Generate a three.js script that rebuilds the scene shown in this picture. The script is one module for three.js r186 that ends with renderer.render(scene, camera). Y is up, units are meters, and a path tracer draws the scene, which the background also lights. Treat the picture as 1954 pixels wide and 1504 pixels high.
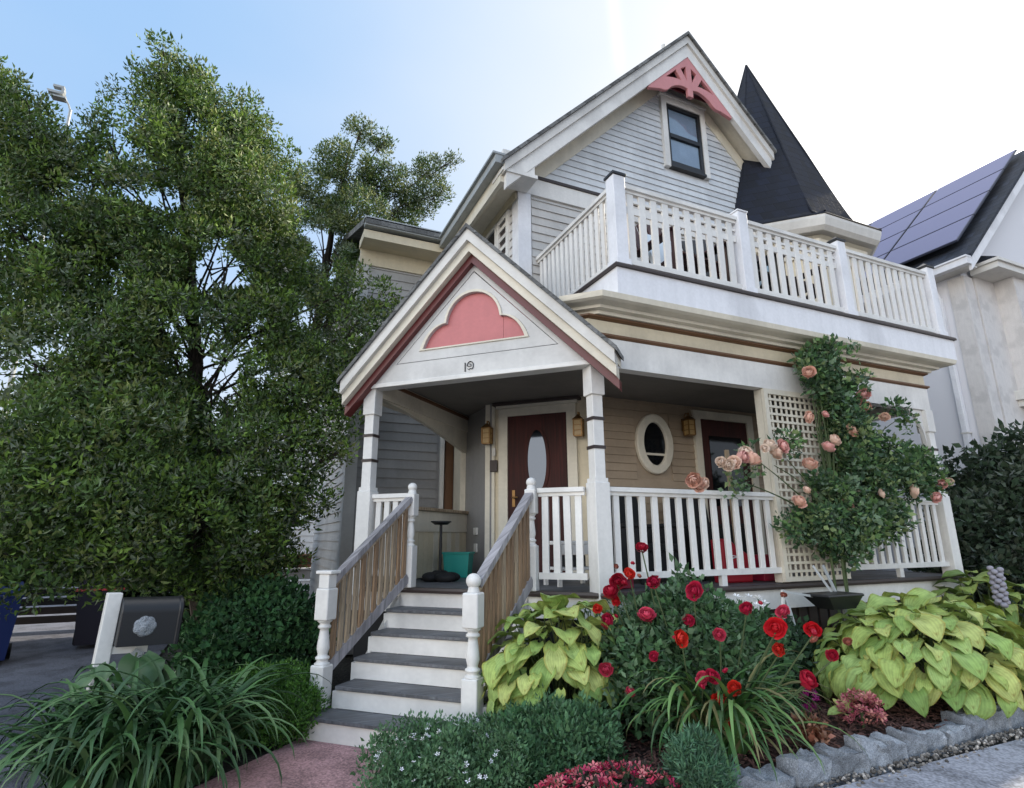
import * as THREE from 'three';
import { mergeGeometries } from 'three/addons/utils/BufferGeometryUtils.js';
import { RoundedBoxGeometry } from 'three/addons/geometries/RoundedBoxGeometry.js';

// ------------------------------------------------------------ camera, sky, sun, exposure
const scene = new THREE.Scene();
const camera = new THREE.PerspectiveCamera(69.5, 1024 / 788, 0.05, 600);
{
  const pit = THREE.MathUtils.degToRad(14.259), yaw = THREE.MathUtils.degToRad(24.23), roll = THREE.MathUtils.degToRad(-0.3028);
  camera.position.set(0, 1.57, 0);
  const fw = new THREE.Vector3(Math.sin(yaw) * Math.cos(pit), Math.sin(pit), -Math.cos(yaw) * Math.cos(pit));
  const rt = new THREE.Vector3(Math.cos(yaw), 0, Math.sin(yaw));
  const up0 = new THREE.Vector3().crossVectors(rt, fw);
  camera.up.copy(up0.multiplyScalar(Math.cos(roll)).addScaledVector(rt, -Math.sin(roll)));
  camera.lookAt(fw.x, 1.57 + fw.y, fw.z);
}
const renderer = new THREE.WebGLRenderer({ antialias: true });
renderer.setSize(1024, 788);
renderer.toneMapping = THREE.LinearToneMapping;
renderer.toneMappingExposure = 2.9;
renderer.shadowMap.enabled = true;

const SUN = new THREE.Vector3(Math.sin(1.25) * Math.cos(0.56), Math.sin(0.56), -Math.cos(1.25) * Math.cos(0.56)).normalize();
const sun = new THREE.DirectionalLight(new THREE.Color(1.0, 0.9, 0.74), 2.8);
sun.position.copy(SUN).multiplyScalar(60); sun.target.position.set(3, 0, -6);
sun.castShadow = true; sun.shadow.mapSize.set(2048, 2048);
Object.assign(sun.shadow.camera, { left: -30, right: 30, top: 30, bottom: -30, near: 1, far: 140 });
scene.add(sun, sun.target);

function mulberry(a) { return function () { a |= 0; a = a + 0x6D2B79F5 | 0; let t = Math.imul(a ^ a >>> 15, 1 | a); t = t + Math.imul(t ^ t >>> 7, 61 | t) ^ t; return ((t ^ t >>> 14) >>> 0) / 4294967296; }; }
const rnd = mulberry(20240611);
const rr = (a, b) => a + (b - a) * rnd();
const clamp = (x, a = 0, b = 1) => Math.min(b, Math.max(a, x));
const smooth = (a, b, x) => { const t = clamp((x - a) / (b - a)); return t * t * (3 - 2 * t); };
const hash2 = (x, y, s) => { let h = Math.imul(x, 374761393) + Math.imul(y, 668265263) + Math.imul(s, 2147483647 ^ 974711) | 0; h = Math.imul(h ^ h >>> 13, 1274126177); return ((h ^ h >>> 16) >>> 0) / 4294967296; };
function vnoise(x, y, per, s) {               // periodic value noise
  const xi = Math.floor(x), yi = Math.floor(y), fx = x - xi, fy = y - yi, u = fx * fx * (3 - 2 * fx), v = fy * fy * (3 - 2 * fy);
  const m = (a) => ((a % per) + per) % per;
  const a = hash2(m(xi), m(yi), s), b = hash2(m(xi + 1), m(yi), s), c = hash2(m(xi), m(yi + 1), s), d = hash2(m(xi + 1), m(yi + 1), s);
  return a + (b - a) * u + (c - a) * v + (a - b - c + d) * u * v;
}
function fbm(x, y, per, s, o = 4) { let f = 0, a = 0.5, n = 0; for (let i = 0; i < o; i++) { f += a * vnoise(x, y, per, s + i); n += a; a *= 0.5; x *= 2; y *= 2; per *= 2; } return f / n; }

{ // a hazy summer sky: pale blue beside the sun, white towards it and low down, one contrail; brightness added overhead and behind
  const W = 1024, H = 512, data = new Float32Array(W * H * 4);
  for (let j = 0; j < H; j++) for (let i = 0; i < W; i++) {
    const el = ((j + 0.5) / H - 0.5) * Math.PI, az = ((i + 0.5) / W - 0.5) * 2 * Math.PI;
    const d = new THREE.Vector3(Math.cos(el) * Math.cos(az), Math.sin(el), Math.cos(el) * Math.sin(az));
    const g = Math.acos(clamp(d.dot(SUN), -1, 1)) * 180 / Math.PI, e = el * 180 / Math.PI;
    const cl = fbm(az * 3 / Math.PI * 2 + 7, e / 12, 12, 5, 5);
    const w0 = 1 - smooth(5, 72, g);
    const hz = 1 - smooth(4, 44, e);
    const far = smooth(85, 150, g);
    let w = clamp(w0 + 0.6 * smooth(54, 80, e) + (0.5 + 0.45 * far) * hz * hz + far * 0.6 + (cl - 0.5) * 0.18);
    const blue = [0.136, 0.216, 0.332], white = [0.400, 0.394, 0.388];
    const boost = 1 + 2.2 * Math.pow(1 - smooth(0, 32, g), 2) + 2.6 * smooth(84, 138, g) + 1.3 * smooth(54, 82, e);  // last two terms: added brightness opposite the sun and overhead, lights the facade
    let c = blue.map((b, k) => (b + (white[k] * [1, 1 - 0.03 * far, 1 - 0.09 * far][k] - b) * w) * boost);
    if (e < -1) c = [0.22, 0.21, 0.2];
    const k = (j * W + i) * 4; data[k] = c[0]; data[k + 1] = c[1]; data[k + 2] = c[2]; data[k + 3] = 1;
  }
  // contrail: a soft white streak high above the house
  for (let j = 0; j < H; j++) for (let i = 0; i < W; i++) {
    const el = ((j + 0.5) / H - 0.5) * 180, az = ((i + 0.5) / W - 0.5) * 360;   // heading from -Z = az + 90
    const hd = az + 90, t = (el - 42) / 8;
    if (t < 0 || t > 1.6) continue;
    const c0 = 37.45 - 0.5 * t, wd = 0.7;
    const a = Math.exp(-Math.pow((hd - c0) / wd, 2)) * smooth(0, 0.3, t) * 0.42;
    if (a < 0.002) continue;
    const k = (j * W + i) * 4; for (let q = 0; q < 3; q++) data[k + q] += (0.43 - data[k + q]) * a;
  }
  const sky = new THREE.DataTexture(data, W, H, THREE.RGBAFormat, THREE.FloatType);
  sky.mapping = THREE.EquirectangularReflectionMapping; sky.magFilter = THREE.LinearFilter; sky.minFilter = THREE.LinearFilter;
  sky.wrapS = THREE.RepeatWrapping; sky.needsUpdate = true;
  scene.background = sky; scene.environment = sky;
}

// ------------------------------------------------------------ textures and materials
function tex(n, fn, { srgb = true } = {}) {
  const d = new Uint8Array(n * n * 4);
  for (let y = 0; y < n; y++) for (let x = 0; x < n; x++) {
    const c = fn(x / n, y / n), k = (y * n + x) * 4;
    if (Array.isArray(c)) { d[k] = c[0] * 255; d[k + 1] = c[1] * 255; d[k + 2] = c[2] * 255; } else d[k] = d[k + 1] = d[k + 2] = clamp(c) * 255;
    d[k + 3] = 255;
  }
  const t = new THREE.DataTexture(d, n, n, THREE.RGBAFormat); t.wrapS = t.wrapT = THREE.RepeatWrapping; t.magFilter = THREE.LinearFilter; t.minFilter = THREE.LinearMipmapLinearFilter; t.generateMipmaps = true;
  if (srgb) t.colorSpace = THREE.SRGBColorSpace; t.needsUpdate = true; return t;
}
const rep = (t, sx, sy = sx) => { const c = t.clone(); c.repeat.set(sx, sy); c.needsUpdate = true; return c; };
const grimeT = tex(512, (u, v) => { const s = fbm(u * 40, v * 5, 40, 3, 3), b = fbm(u * 5, v * 5, 5, 9, 5), f = fbm(u * 90, v * 90, 90, 21, 2); return clamp(1.0 - 0.05 * s - 0.07 * smooth(0.45, 0.8, b) - 0.04 * f); });
const paintB = tex(512, (u, v) => 0.6 * fbm(u * 60, v * 24, 60, 31, 3) + 0.4 * fbm(u * 8, v * 8, 8, 33, 3), { srgb: false });
const grainT = tex(512, (u, v) => { const g = fbm(u * 70 + 3 * fbm(u * 4, v * 3, 4, 3), v * 4, 70, 13, 4), b = fbm(u * 6, v * 6, 6, 19, 4); return clamp(1.05 - 0.42 * g - 0.25 * b); });
const grainB = tex(512, (u, v) => fbm(u * 70, v * 4, 70, 13, 4), { srgb: false });
const stoneT = tex(512, (u, v) => { const b = fbm(u * 6, v * 6, 6, 41, 6), f = fbm(u * 120, v * 120, 120, 51, 2); return clamp(0.62 + 0.5 * (b - 0.5) + 0.5 * (f - 0.5) + 0.2); });
const stoneB = tex(512, (u, v) => 0.5 * fbm(u * 90, v * 90, 90, 61, 3) + 0.5 * fbm(u * 12, v * 12, 12, 64, 4), { srgb: false });
const dirtT = tex(512, (u, v) => { const b = fbm(u * 8, v * 8, 8, 71, 5), f = fbm(u * 80, v * 80, 80, 81, 3); return clamp(0.35 + 0.5 * b + 0.7 * (f - 0.4)); });
const shingleB = tex(512, (u, v) => { const r = Math.floor(v * 8), fv = v * 8 - r, w = hash2(Math.floor((u + (r % 2) * 0.05) * 10), r, 5); return clamp(0.25 + 0.6 * (1 - fv) * 0.7 + 0.2 * w - (((u + (r % 2) * 0.05) * 10) % 1 < 0.06 ? 0.3 : 0)); }, { srgb: false });
const shingleT = tex(512, (u, v) => { const r = Math.floor(v * 8), w = hash2(Math.floor(((u + (r % 2) * 0.05) % 1) * 10), r, 5); return clamp(0.62 + 0.3 * w + 0.3 * (fbm(u * 100, v * 100, 100, 8, 2) - 0.5) - (v * 8 % 1 > 0.9 ? 0.2 : 0)); });

const lin = (r, g, b) => new THREE.Color().setRGB(r, g, b);
function std(c, o = {}) { return new THREE.MeshStandardMaterial({ color: lin(...c), roughness: 0.6, side: THREE.DoubleSide, ...o }); }
const paint = (c, r = 0.5) => std(c, { roughness: r, map: rep(grimeT, 0.45), bumpMap: rep(paintB, 1.4), bumpScale: 0.0012 });
const M = {
  white: paint([0.81, 0.785, 0.745]), whiteCool: paint([0.84, 0.835, 0.86]), cream: paint([0.76, 0.70, 0.575]), creamWarm: paint([0.70, 0.61, 0.44]), greyWhite: paint([0.71, 0.685, 0.64]),
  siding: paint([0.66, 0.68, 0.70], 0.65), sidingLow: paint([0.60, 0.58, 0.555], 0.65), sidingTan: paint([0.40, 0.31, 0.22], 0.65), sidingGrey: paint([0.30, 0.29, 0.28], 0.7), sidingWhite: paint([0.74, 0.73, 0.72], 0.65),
  gable: paint([0.655, 0.64, 0.615]), pink: paint([0.56, 0.17, 0.17]), pinkLight: paint([0.60, 0.24, 0.24]), darkRed: paint([0.13, 0.018, 0.018], 0.4), redBack: paint([0.10, 0.012, 0.016], 0.5), brown: paint([0.16, 0.075, 0.032], 0.5), darkBrown: paint([0.045, 0.03, 0.026], 0.5),
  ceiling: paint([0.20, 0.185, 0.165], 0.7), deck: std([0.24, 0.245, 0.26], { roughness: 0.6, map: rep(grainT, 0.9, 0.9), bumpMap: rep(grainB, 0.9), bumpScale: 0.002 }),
  tread: std([0.20, 0.205, 0.22], { roughness: 0.55, map: rep(grainT, 0.8, 0.8), bumpMap: rep(grainB, 0.8), bumpScale: 0.002 }),
  wood: std([0.56, 0.36, 0.21], { roughness: 0.75, map: rep(grainT, 1.6, 0.7), bumpMap: rep(grainB, 1.6, 0.7), bumpScale: 0.003 }),
  woodPale: std([0.68, 0.52, 0.35], { roughness: 0.75, map: rep(grainT, 1.7, 0.6), bumpMap: rep(grainB, 1.7, 0.6), bumpScale: 0.003 }),
  handrail: std([0.54, 0.51, 0.53], { roughness: 0.5, map: rep(grainT, 0.8, 0.8), bumpMap: rep(grainB, 0.8), bumpScale: 0.002 }),
  door: std([0.085, 0.013, 0.009], { roughness: 0.75, map: rep(grainT, 1.2, 0.6), bumpMap: rep(grainB, 1.2, 0.6), bumpScale: 0.001 }),
  black: std([0.012, 0.012, 0.014], { roughness: 0.45 }), blackSoft: std([0.01, 0.01, 0.011], { roughness: 0.8 }), iron: std([0.02, 0.02, 0.022], { roughness: 0.4, metalness: 0.4 }),
  slate: std([0.006, 0.010, 0.026], { roughness: 0.85, map: rep(shingleT, 0.8), bumpMap: rep(shingleB, 0.8), bumpScale: 0.008 }),
  shingle: std([0.23, 0.23, 0.225], { roughness: 0.85, map: rep(shingleT, 0.8), bumpMap: rep(shingleB, 0.8), bumpScale: 0.01 }),
  shingleDark: std([0.03, 0.038, 0.06], { roughness: 0.8, map: rep(shingleT, 0.8), bumpMap: rep(shingleB, 0.8), bumpScale: 0.01 }),
  stucco: std([0.72, 0.71, 0.735], { roughness: 0.85, bumpMap: rep(stoneB, 1.2), bumpScale: 0.001 }), stuccoWarm: std([0.70, 0.665, 0.64], { roughness: 0.85, map: rep(grimeT, 1.1), bumpMap: rep(stoneB, 1.2), bumpScale: 0.002 }),
  gutter: paint([0.40, 0.42, 0.42], 0.4), gutterDark: paint([0.16, 0.16, 0.16], 0.5), solar: std([0.085, 0.095, 0.21], { roughness: 0.42, metalness: 0.1 }), solarFrame: std([0.03, 0.034, 0.06], { roughness: 0.4 }),
  glass: new THREE.MeshPhysicalMaterial({ color: lin(0.92, 0.95, 0.97), roughness: 0.03, transmission: 1, thickness: 0, ior: 1.5, side: THREE.DoubleSide }),
  mirrorGlass: std([0.06, 0.07, 0.088], { roughness: 0.05, metalness: 0.85 }), darkGlass: std([0.006, 0.007, 0.009], { roughness: 0.06 }),
  blind: paint([0.30, 0.36, 0.45], 0.8), brass: std([0.22, 0.12, 0.04], { roughness: 0.4, metalness: 0.6 }), amber: std([0.40, 0.26, 0.10], { roughness: 0.3 }),
  soil: std([0.10, 0.046, 0.035], { roughness: 0.95, map: rep(dirtT, 0.9), bumpMap: rep(stoneB, 0.9), bumpScale: 0.03 }),
  earth: std([0.05, 0.045, 0.032], { roughness: 0.95, map: rep(dirtT, 0.5), bumpMap: rep(stoneB, 0.5), bumpScale: 0.04 }),
  path: std([0.52, 0.30, 0.30], { roughness: 0.85, map: rep(stoneT, 0.8), bumpMap: rep(stoneB, 1.2), bumpScale: 0.004 }),
  concrete: std([0.36, 0.37, 0.42], { roughness: 0.85, map: rep(stoneT, 0.6), bumpMap: rep(stoneB, 1.0), bumpScale: 0.003 }),
  asphalt: std([0.12, 0.123, 0.15], { roughness: 0.9, map: rep(stoneT, 0.9), bumpMap: rep(stoneB, 1.6), bumpScale: 0.005 }),
  stone: std([0.36, 0.385, 0.42], { roughness: 0.9, map: rep(stoneT, 2.0), bumpMap: rep(stoneB, 2.0), bumpScale: 0.012 }),
  bark: std([0.14, 0.105, 0.078], { roughness: 0.95, map: rep(grainT, 1.2, 0.8), bumpMap: rep(grainB, 1.2, 0.8), bumpScale: 0.03 }), stem: std([0.06, 0.085, 0.03], { roughness: 0.8 }),
};

// ------------------------------------------------------------ helpers
const names = {};
const numbered = (n) => { const k = names[n] = (names[n] ?? -1) + 1; return k ? `${n}_${String(k).padStart(3, '0')}` : n; };
const V = (x, y, z) => new THREE.Vector3(x, y, z);
const T = (x, y, z) => new THREE.Matrix4().makeTranslation(x, y, z);
const ENTRY = new THREE.Matrix4().makeRotationY(-Math.PI / 4);      // local (t, y, s): along the diagonal entry, up, outwards
const E = (g) => g.applyMatrix4(ENTRY);
function worldUV(g) {
  const p = g.attributes.position, n = g.attributes.normal, uv = new Float32Array(p.count * 2);
  for (let i = 0; i < p.count; i++) {
    const x = p.getX(i), y = p.getY(i), z = p.getZ(i), nx = Math.abs(n.getX(i)), ny = Math.abs(n.getY(i)), nz = Math.abs(n.getZ(i));
    if (ny > nx && ny > nz) { uv[2 * i] = z; uv[2 * i + 1] = x; } else if (nx > nz) { uv[2 * i] = z; uv[2 * i + 1] = y; } else { uv[2 * i] = x; uv[2 * i + 1] = y; }
  }
  g.setAttribute('uv', new THREE.BufferAttribute(uv, 2));
}
function clean(g) {
  if (g.index) g = g.toNonIndexed();
  for (const k of Object.keys(g.attributes)) if (!['position', 'normal', 'uv'].includes(k)) g.deleteAttribute(k);
  if (!g.attributes.normal) g.computeVertexNormals();
  return g;
}
function join(gs, uv = true) {
  gs = (Array.isArray(gs) ? gs : [gs]).map(clean);
  for (const g of gs) if (uv || !g.attributes.uv) worldUV(g);
  return gs.length > 1 ? mergeGeometries(gs) : gs[0];
}
function thing(name, label, category, base = [0, 0, 0], group, kind) {
  const o = new THREE.Group(); o.name = numbered(name); o.position.set(...base); o.userData = { label, category };
  if (group) o.userData.group = group; if (kind) o.userData.kind = kind;
  o.$b = V(...base); scene.add(o); return o;
}
const shade = (m) => { m.castShadow = m.receiveShadow = true; return m; };
function part(parent, name, gs, mat, label) {          // geometry given in world coordinates
  const g = join(gs); const b = parent.$b; g.translate(-b.x, -b.y, -b.z);
  const m = shade(new THREE.Mesh(g, mat)); m.name = name; m.$b = b; if (label) m.userData.label = label; parent.add(m); return m;
}
function piece(parent, name, geo, mat, mtx) {          // shared geometry, own place (world matrix)
  const m = shade(new THREE.Mesh(geo, mat)); m.name = name; m.$b = parent.$b;
  const t = mtx.clone(); t.premultiply(T(-parent.$b.x, -parent.$b.y, -parent.$b.z));
  t.decompose(m.position, m.quaternion, m.scale); parent.add(m); return m;
}
function single(name, gs, mat, label, category, group) {
  const g = join(gs); g.computeBoundingBox(); const bb = g.boundingBox, c = V((bb.min.x + bb.max.x) / 2, bb.min.y, (bb.min.z + bb.max.z) / 2);
  g.translate(-c.x, -c.y, -c.z); const m = shade(new THREE.Mesh(g, mat)); m.name = numbered(name); m.position.copy(c); m.userData = { label, category }; if (group) m.userData.group = group; scene.add(m); return m;
}
function struct(name, gs, mat) { const m = shade(new THREE.Mesh(join(gs), mat)); m.name = numbered(name); m.userData = { kind: 'structure' }; m.$b = V(0, 0, 0); scene.add(m); return m; }
const box = (x0, x1, y0, y1, z0, z1) => { const g = new THREE.BoxGeometry(Math.abs(x1 - x0), Math.abs(y1 - y0), Math.abs(z1 - z0)); g.translate((x0 + x1) / 2, (y0 + y1) / 2, (z0 + z1) / 2); return g; };
const rbox = (x0, x1, y0, y1, z0, z1, r = 0.006) => { const g = new RoundedBoxGeometry(Math.abs(x1 - x0), Math.abs(y1 - y0), Math.abs(z1 - z0), 1, r); g.translate((x0 + x1) / 2, (y0 + y1) / 2, (z0 + z1) / 2); return g; };
const tube = (pts, r, n = 12, k = 6) => new THREE.TubeGeometry(new THREE.CatmullRomCurve3(pts.map((p) => p.isVector3 ? p : V(...p))), n, r, k);
function hexa(p) {           // 8 corners: 0-3 back (ccw from front view: bl br tr tl), 4-7 front
  const f = [[4, 5, 6, 7], [1, 0, 3, 2], [0, 4, 7, 3], [5, 1, 2, 6], [7, 6, 2, 3], [0, 1, 5, 4]], a = [];
  for (const [q, w, e, r] of f) a.push(...p[q], ...p[w], ...p[e], ...p[q], ...p[e], ...p[r]);
  const g = new THREE.BufferGeometry(); g.setAttribute('position', new THREE.Float32BufferAttribute(a, 3)); g.computeVertexNormals(); return g;
}
function bar(a, b, w, h, upv = V(0, 1, 0)) {            // rectangular bar from a to b
  const A = V(...a), B = V(...b), d = B.clone().sub(A), L = d.length(); d.normalize();
  const s = new THREE.Vector3().crossVectors(upv, d).normalize(), u = new THREE.Vector3().crossVectors(d, s);
  const g = new THREE.BoxGeometry(w, h, L); g.applyMatrix4(new THREE.Matrix4().makeBasis(s, u, d)); g.translate((A.x + B.x) / 2, (A.y + B.y) / 2, (A.z + B.z) / 2); return g;
}
function sweep(path, prof, closedEnds = true) {         // path [[x,z]..], profile [[outward, y]..] (closed outline)
  const n = path.length, rings = [];
  const nor = []; for (let i = 0; i < n - 1; i++) { const dx = path[i + 1][0] - path[i][0], dz = path[i + 1][1] - path[i][1], l = Math.hypot(dx, dz); nor.push([-dz / l, dx / l]); }
  for (let i = 0; i < n; i++) {
    const a = nor[Math.max(0, i - 1)], b = nor[Math.min(n - 2, i)]; let mx = a[0] + b[0], mz = a[1] + b[1]; const k = 2 / (mx * mx + mz * mz); mx *= k; mz *= k;
    rings.push(prof.map(([o, y]) => [path[i][0] + mx * o, y, path[i][1] + mz * o]));
  }
  const a = [], m = prof.length, q = (p, r, s, t) => a.push(...p, ...r, ...s, ...p, ...s, ...t);
  for (let i = 0; i < n - 1; i++) for (let j = 0; j < m; j++) { const k = (j + 1) % m; q(rings[i][j], rings[i + 1][j], rings[i + 1][k], rings[i][k]); }
  if (closedEnds) for (const i of [0, n - 1]) { const tri = THREE.ShapeUtils.triangulateShape(prof.map((p) => new THREE.Vector2(p[0], p[1])), []); for (const t of tri) for (const v of t) a.push(...rings[i][v]); }
  const g = new THREE.BufferGeometry(); g.setAttribute('position', new THREE.Float32BufferAttribute(a, 3)); g.computeVertexNormals(); return g;
}
const shapeOf = (pts) => new THREE.Shape(pts.map((p) => new THREE.Vector2(...p)));
const extr = (shape, depth, bevel = 0) => new THREE.ExtrudeGeometry(shape, { depth, curveSegments: 20, bevelEnabled: bevel > 0, bevelSize: bevel, bevelThickness: bevel, bevelSegments: 1 });
// clapboards over a wall frame: poly(y) -> [left, right]; holes = rects; mtx takes local (u, y, w) to the world
function clapboards(parent, y0, y1, step, ext, holes, mtx, mats, seed = 1) {
  const rn = mulberry(seed);
  for (let y = y0; y < y1 - 0.02; y += step) {
    const yt = Math.min(y + step, y1); const [l0, r0] = ext(y), [l1, r1] = ext(yt); if (r0 - l0 < 0.05) continue;
    let segs = [[l0, r0, l1, r1]];
    for (const [hx0, hx1, hy0, hy1] of holes) if (yt > hy0 + 0.01 && y < hy1 - 0.01) segs = segs.flatMap(([a, b, c, d]) => { const o = []; if (hx0 > a) o.push([a, Math.min(b, hx0), Math.min(c, hx0), Math.min(d, hx0)]); if (hx1 < b) o.push([Math.max(a, hx1), b, Math.max(c, hx1), Math.max(d, hx1)]); return o; });
    for (const [a, b, c, d] of segs) {
      if (b - a < 0.03) continue; const o = rn() * 0.004, sg = (rn() - 0.5) * 0.006;
      const p = [[a, y - 0.014, 0], [b, y - 0.014, 0], [Math.max(d, c + 0.01), yt, 0], [c, yt, 0], [a, y - 0.014 + sg, 0.024 + o], [b, y - 0.014 - sg, 0.024 + o], [Math.max(d, c + 0.01), yt, 0.005], [c, yt, 0.005]];
      const g = hexa(p).applyMatrix4(mtx); part(parent, 'clapboard', g, mats[Math.floor(rn() * mats.length)]);
    }
  }
}
const tint = (m, k) => { const c = m.clone(); c.color.multiplyScalar(k); return c; };
const vary = (m) => [m, tint(m, 0.95), tint(m, 1.04), tint(m, 0.985)];

// ------------------------------------------------------------ ground
struct('ground', box(-150, 150, -0.4, -0.03, -250, 60), M.earth);
{ const g = new THREE.PlaneGeometry(5.2, 26); g.rotateX(-Math.PI / 2); g.translate(-3.6, -0.006, -13.6); struct('driveway', g, M.asphalt); }
{ // the front path runs straight out from the stairs
  struct('path', E(box(-3.45, -1.75, -0.03, 0.004, -4.28, -1.2)), M.path);
}
const walk = struct('sidewalk', box(-9, 14, -0.03, -0.008, -2.95, -0.9), M.asphalt);
{ // concrete slabs of the sidewalk
  const ms = vary(M.concrete); let x = -9, i = 0;
  while (x < 13.5) { const w = 1.5; part(walk, 'slab', rbox(x + 0.006, x + w - 0.006, -0.012, 0.02 + (hash2(i, 3, 7) - 0.5) * 0.008, -2.93, -0.92, 0.008), ms[i % 4]); x += w; i++; }
}
struct('street', (() => { const g = new THREE.PlaneGeometry(120, 9); g.rotateX(-Math.PI / 2); g.translate(0, -0.02, 5.4); return g; })(), M.asphalt);
{ // the planting bed: uneven soil
  const g = new THREE.PlaneGeometry(12, 4.2, 90, 40); g.rotateX(-Math.PI / 2); const p = g.attributes.position;
  for (let i = 0; i < p.count; i++) { const x = p.getX(i), z = p.getZ(i); p.setY(i, 0.05 + 0.05 * fbm(x * 1.3 + 20, z * 1.3 + 20, 64, 77, 4) * smooth(2.1, 1.7, Math.abs(z)) + 0.03 * smooth(-1, 1.5, -z)); }
  g.translate(8.2, 0, -5.28); g.computeVertexNormals(); struct('garden_bed', g, M.soil);
}

// ------------------------------------------------------------ the house
const house = thing('victorian_house', 'grey and cream wooden house with pink gable trim, porch, balcony and dark turret', 'house', [5, 0, -7]);
{
  // ---- ground floor walls under the porch roof
  const wf = part(house, 'porch_wall', box(4.0, 9.2, 0, 3.9, -6.55, -6.3), M.sidingTan);
  clapboards(wf, 1.08, 3.44, 0.105, () => [4.06, 8.6], [[4.66, 5.26, 2.4, 3.24], [5.68, 6.82, 1.0, 3.38]], T(0, 0, -6.3), vary(M.sidingTan), 3);
  const dw = part(house, 'entry_wall', E(box(-3.13, -1.6, 0, 3.6, -7.55, -7.3)), M.creamWarm);
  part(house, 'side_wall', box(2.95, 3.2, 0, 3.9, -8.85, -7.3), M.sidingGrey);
  part(house, 'pilaster', box(2.86, 2.946, 1.085, 3.42, -8.62, -8.3), M.cream);
  part(house, 'corner_board', E(box(-3.16, -3.02, 1.085, 3.42, -7.3, -7.262)), M.cream);
  part(house, 'corner_board', E(box(-1.66, -1.60, 1.085, 3.42, -7.3, -7.262)), M.cream);
  part(house, 'corner_board', box(4.02, 4.10, 1.085, 3.42, -6.3, -6.262), M.creamWarm);
  // ---- oval window
  const ell = (rx, ry) => { const s = new THREE.Shape(); s.absellipse(0, 0, rx, ry, 0, Math.PI * 2, false, 0); return s; };
  const ring = ell(0.295, 0.405); ring.holes.push(ell(0.20, 0.31)); const ov = T(4.96, 2.82, -6.3);
  const wo = part(house, 'oval_window', extr(ring, 0.05, 0.012).applyMatrix4(T(4.96, 2.82, -6.285)), M.cream);
  part(wo, 'pane', extr(ell(0.21, 0.32), 0.008).applyMatrix4(T(4.96, 2.82, -6.272)), M.darkGlass);
  part(wo, 'sash_bar', box(4.77, 5.15, 2.66, 2.69, -6.266, -6.25), M.cream);
  // ---- front door on the diagonal
  const door = part(house, 'front_door', [E(box(-2.82, -1.97, 1.1, 3.22, -7.3, -7.262)), E(box(-2.76, -2.62, 1.2, 1.75, -7.262, -7.25)), E(box(-2.17, -2.03, 1.2, 1.75, -7.262, -7.25))], M.door);
  const casing = part(house, 'door_casing', [E(box(-2.95, -2.82, 1.085, 3.33, -7.3, -7.24)), E(box(-1.97, -1.84, 1.085, 3.33, -7.3, -7.24)), E(box(-2.82, -1.97, 3.22, 3.33, -7.3, -7.24)), E(box(-2.98, -1.81, 3.332, 3.37, -7.3, -7.21))], M.cream);
  part(house, 'door_hood', E(box(-3.02, -1.77, 3.373, 3.41, -7.3, -7.17)), M.darkBrown);
  const dov = ell(0.14, 0.43); const dr = ell(0.175, 0.465); dr.holes.push(ell(0.135, 0.425));
  part(door, 'glass', E(extr(dov, 0.006).applyMatrix4(T(-2.395, 2.58, -7.256))), M.mirrorGlass);
  part(door, 'glass_frame', E(extr(dr, 0.014, 0.004).applyMatrix4(T(-2.395, 2.58, -7.262))), M.door);
  part(door, 'handle', [E(box(-2.755, -2.715, 1.98, 2.2, -7.262, -7.25)), E(tube([[-2.735, 2.1, -7.25], [-2.735, 2.1, -7.2], [-2.66, 2.1, -7.2]], 0.011))], M.brass);
  part(house, 'doorbell', E(rbox(-3.05, -3.0, 2.68, 2.79, -7.262, -7.24)), M.greyWhite);
  part(house, 'doorbell_panel', E(rbox(-3.08, -2.97, 2.46, 2.62, -7.262, -7.235)), M.darkBrown);
  // ---- side door on the front wall
  const d2 = part(house, 'porch_door', box(5.80, 6.70, 1.1, 3.24, -6.3, -6.265), M.door);
  part(d2, 'pane', box(5.95, 6.55, 2.0, 3.0, -6.265, -6.258), M.darkGlass);
  part(house, 'porch_door_casing', [box(5.68, 5.80, 1.085, 3.36, -6.3, -6.24), box(6.70, 6.82, 1.085, 3.36, -6.3, -6.24), box(5.80, 6.70, 3.24, 3.36, -6.3, -6.24)], M.cream);
  // ---- lantern sconces
  const sconce = (mtx) => {
    const cone = new THREE.ConeGeometry(0.10, 0.08, 4, 1); cone.rotateY(Math.PI / 4); cone.translate(0, 0.135, 0.12);
    const fr = [box(-0.055, 0.055, -0.13, -0.115, 0.065, 0.175), box(-0.065, 0.065, 0.085, 0.10, 0.055, 0.185), cone, box(-0.03, 0.03, -0.05, 0.13, 0, 0.012), tube([[0, 0.06, 0.01], [0, 0.2, 0.06], [0, 0.18, 0.12]], 0.008), box(-0.008, 0.008, 0.17, 0.2, 0.112, 0.128)];
    for (const [x, z] of [[-0.055, 0.065], [0.055, 0.065], [-0.055, 0.175], [0.055, 0.175]]) fr.push(box(x - 0.007, x + 0.007, -0.12, 0.09, z - 0.007, z + 0.007));
    for (const y of [-0.05, 0.02]) fr.push(box(-0.058, 0.058, y - 0.004, y + 0.004, 0.172, 0.18), box(-0.06, -0.052, y - 0.004, y + 0.004, 0.065, 0.175), box(0.052, 0.06, y - 0.004, y + 0.004, 0.065, 0.175));
    const s = part(house, 'sconce', join(fr).applyMatrix4(mtx), M.brass); part(s, 'lamp_glass', box(-0.048, 0.048, -0.113, 0.084, 0.072, 0.168).applyMatrix4(mtx), M.amber);
  };
  sconce(new THREE.Matrix4().multiplyMatrices(ENTRY, T(-3.08, 2.96, -7.262)));
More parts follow.
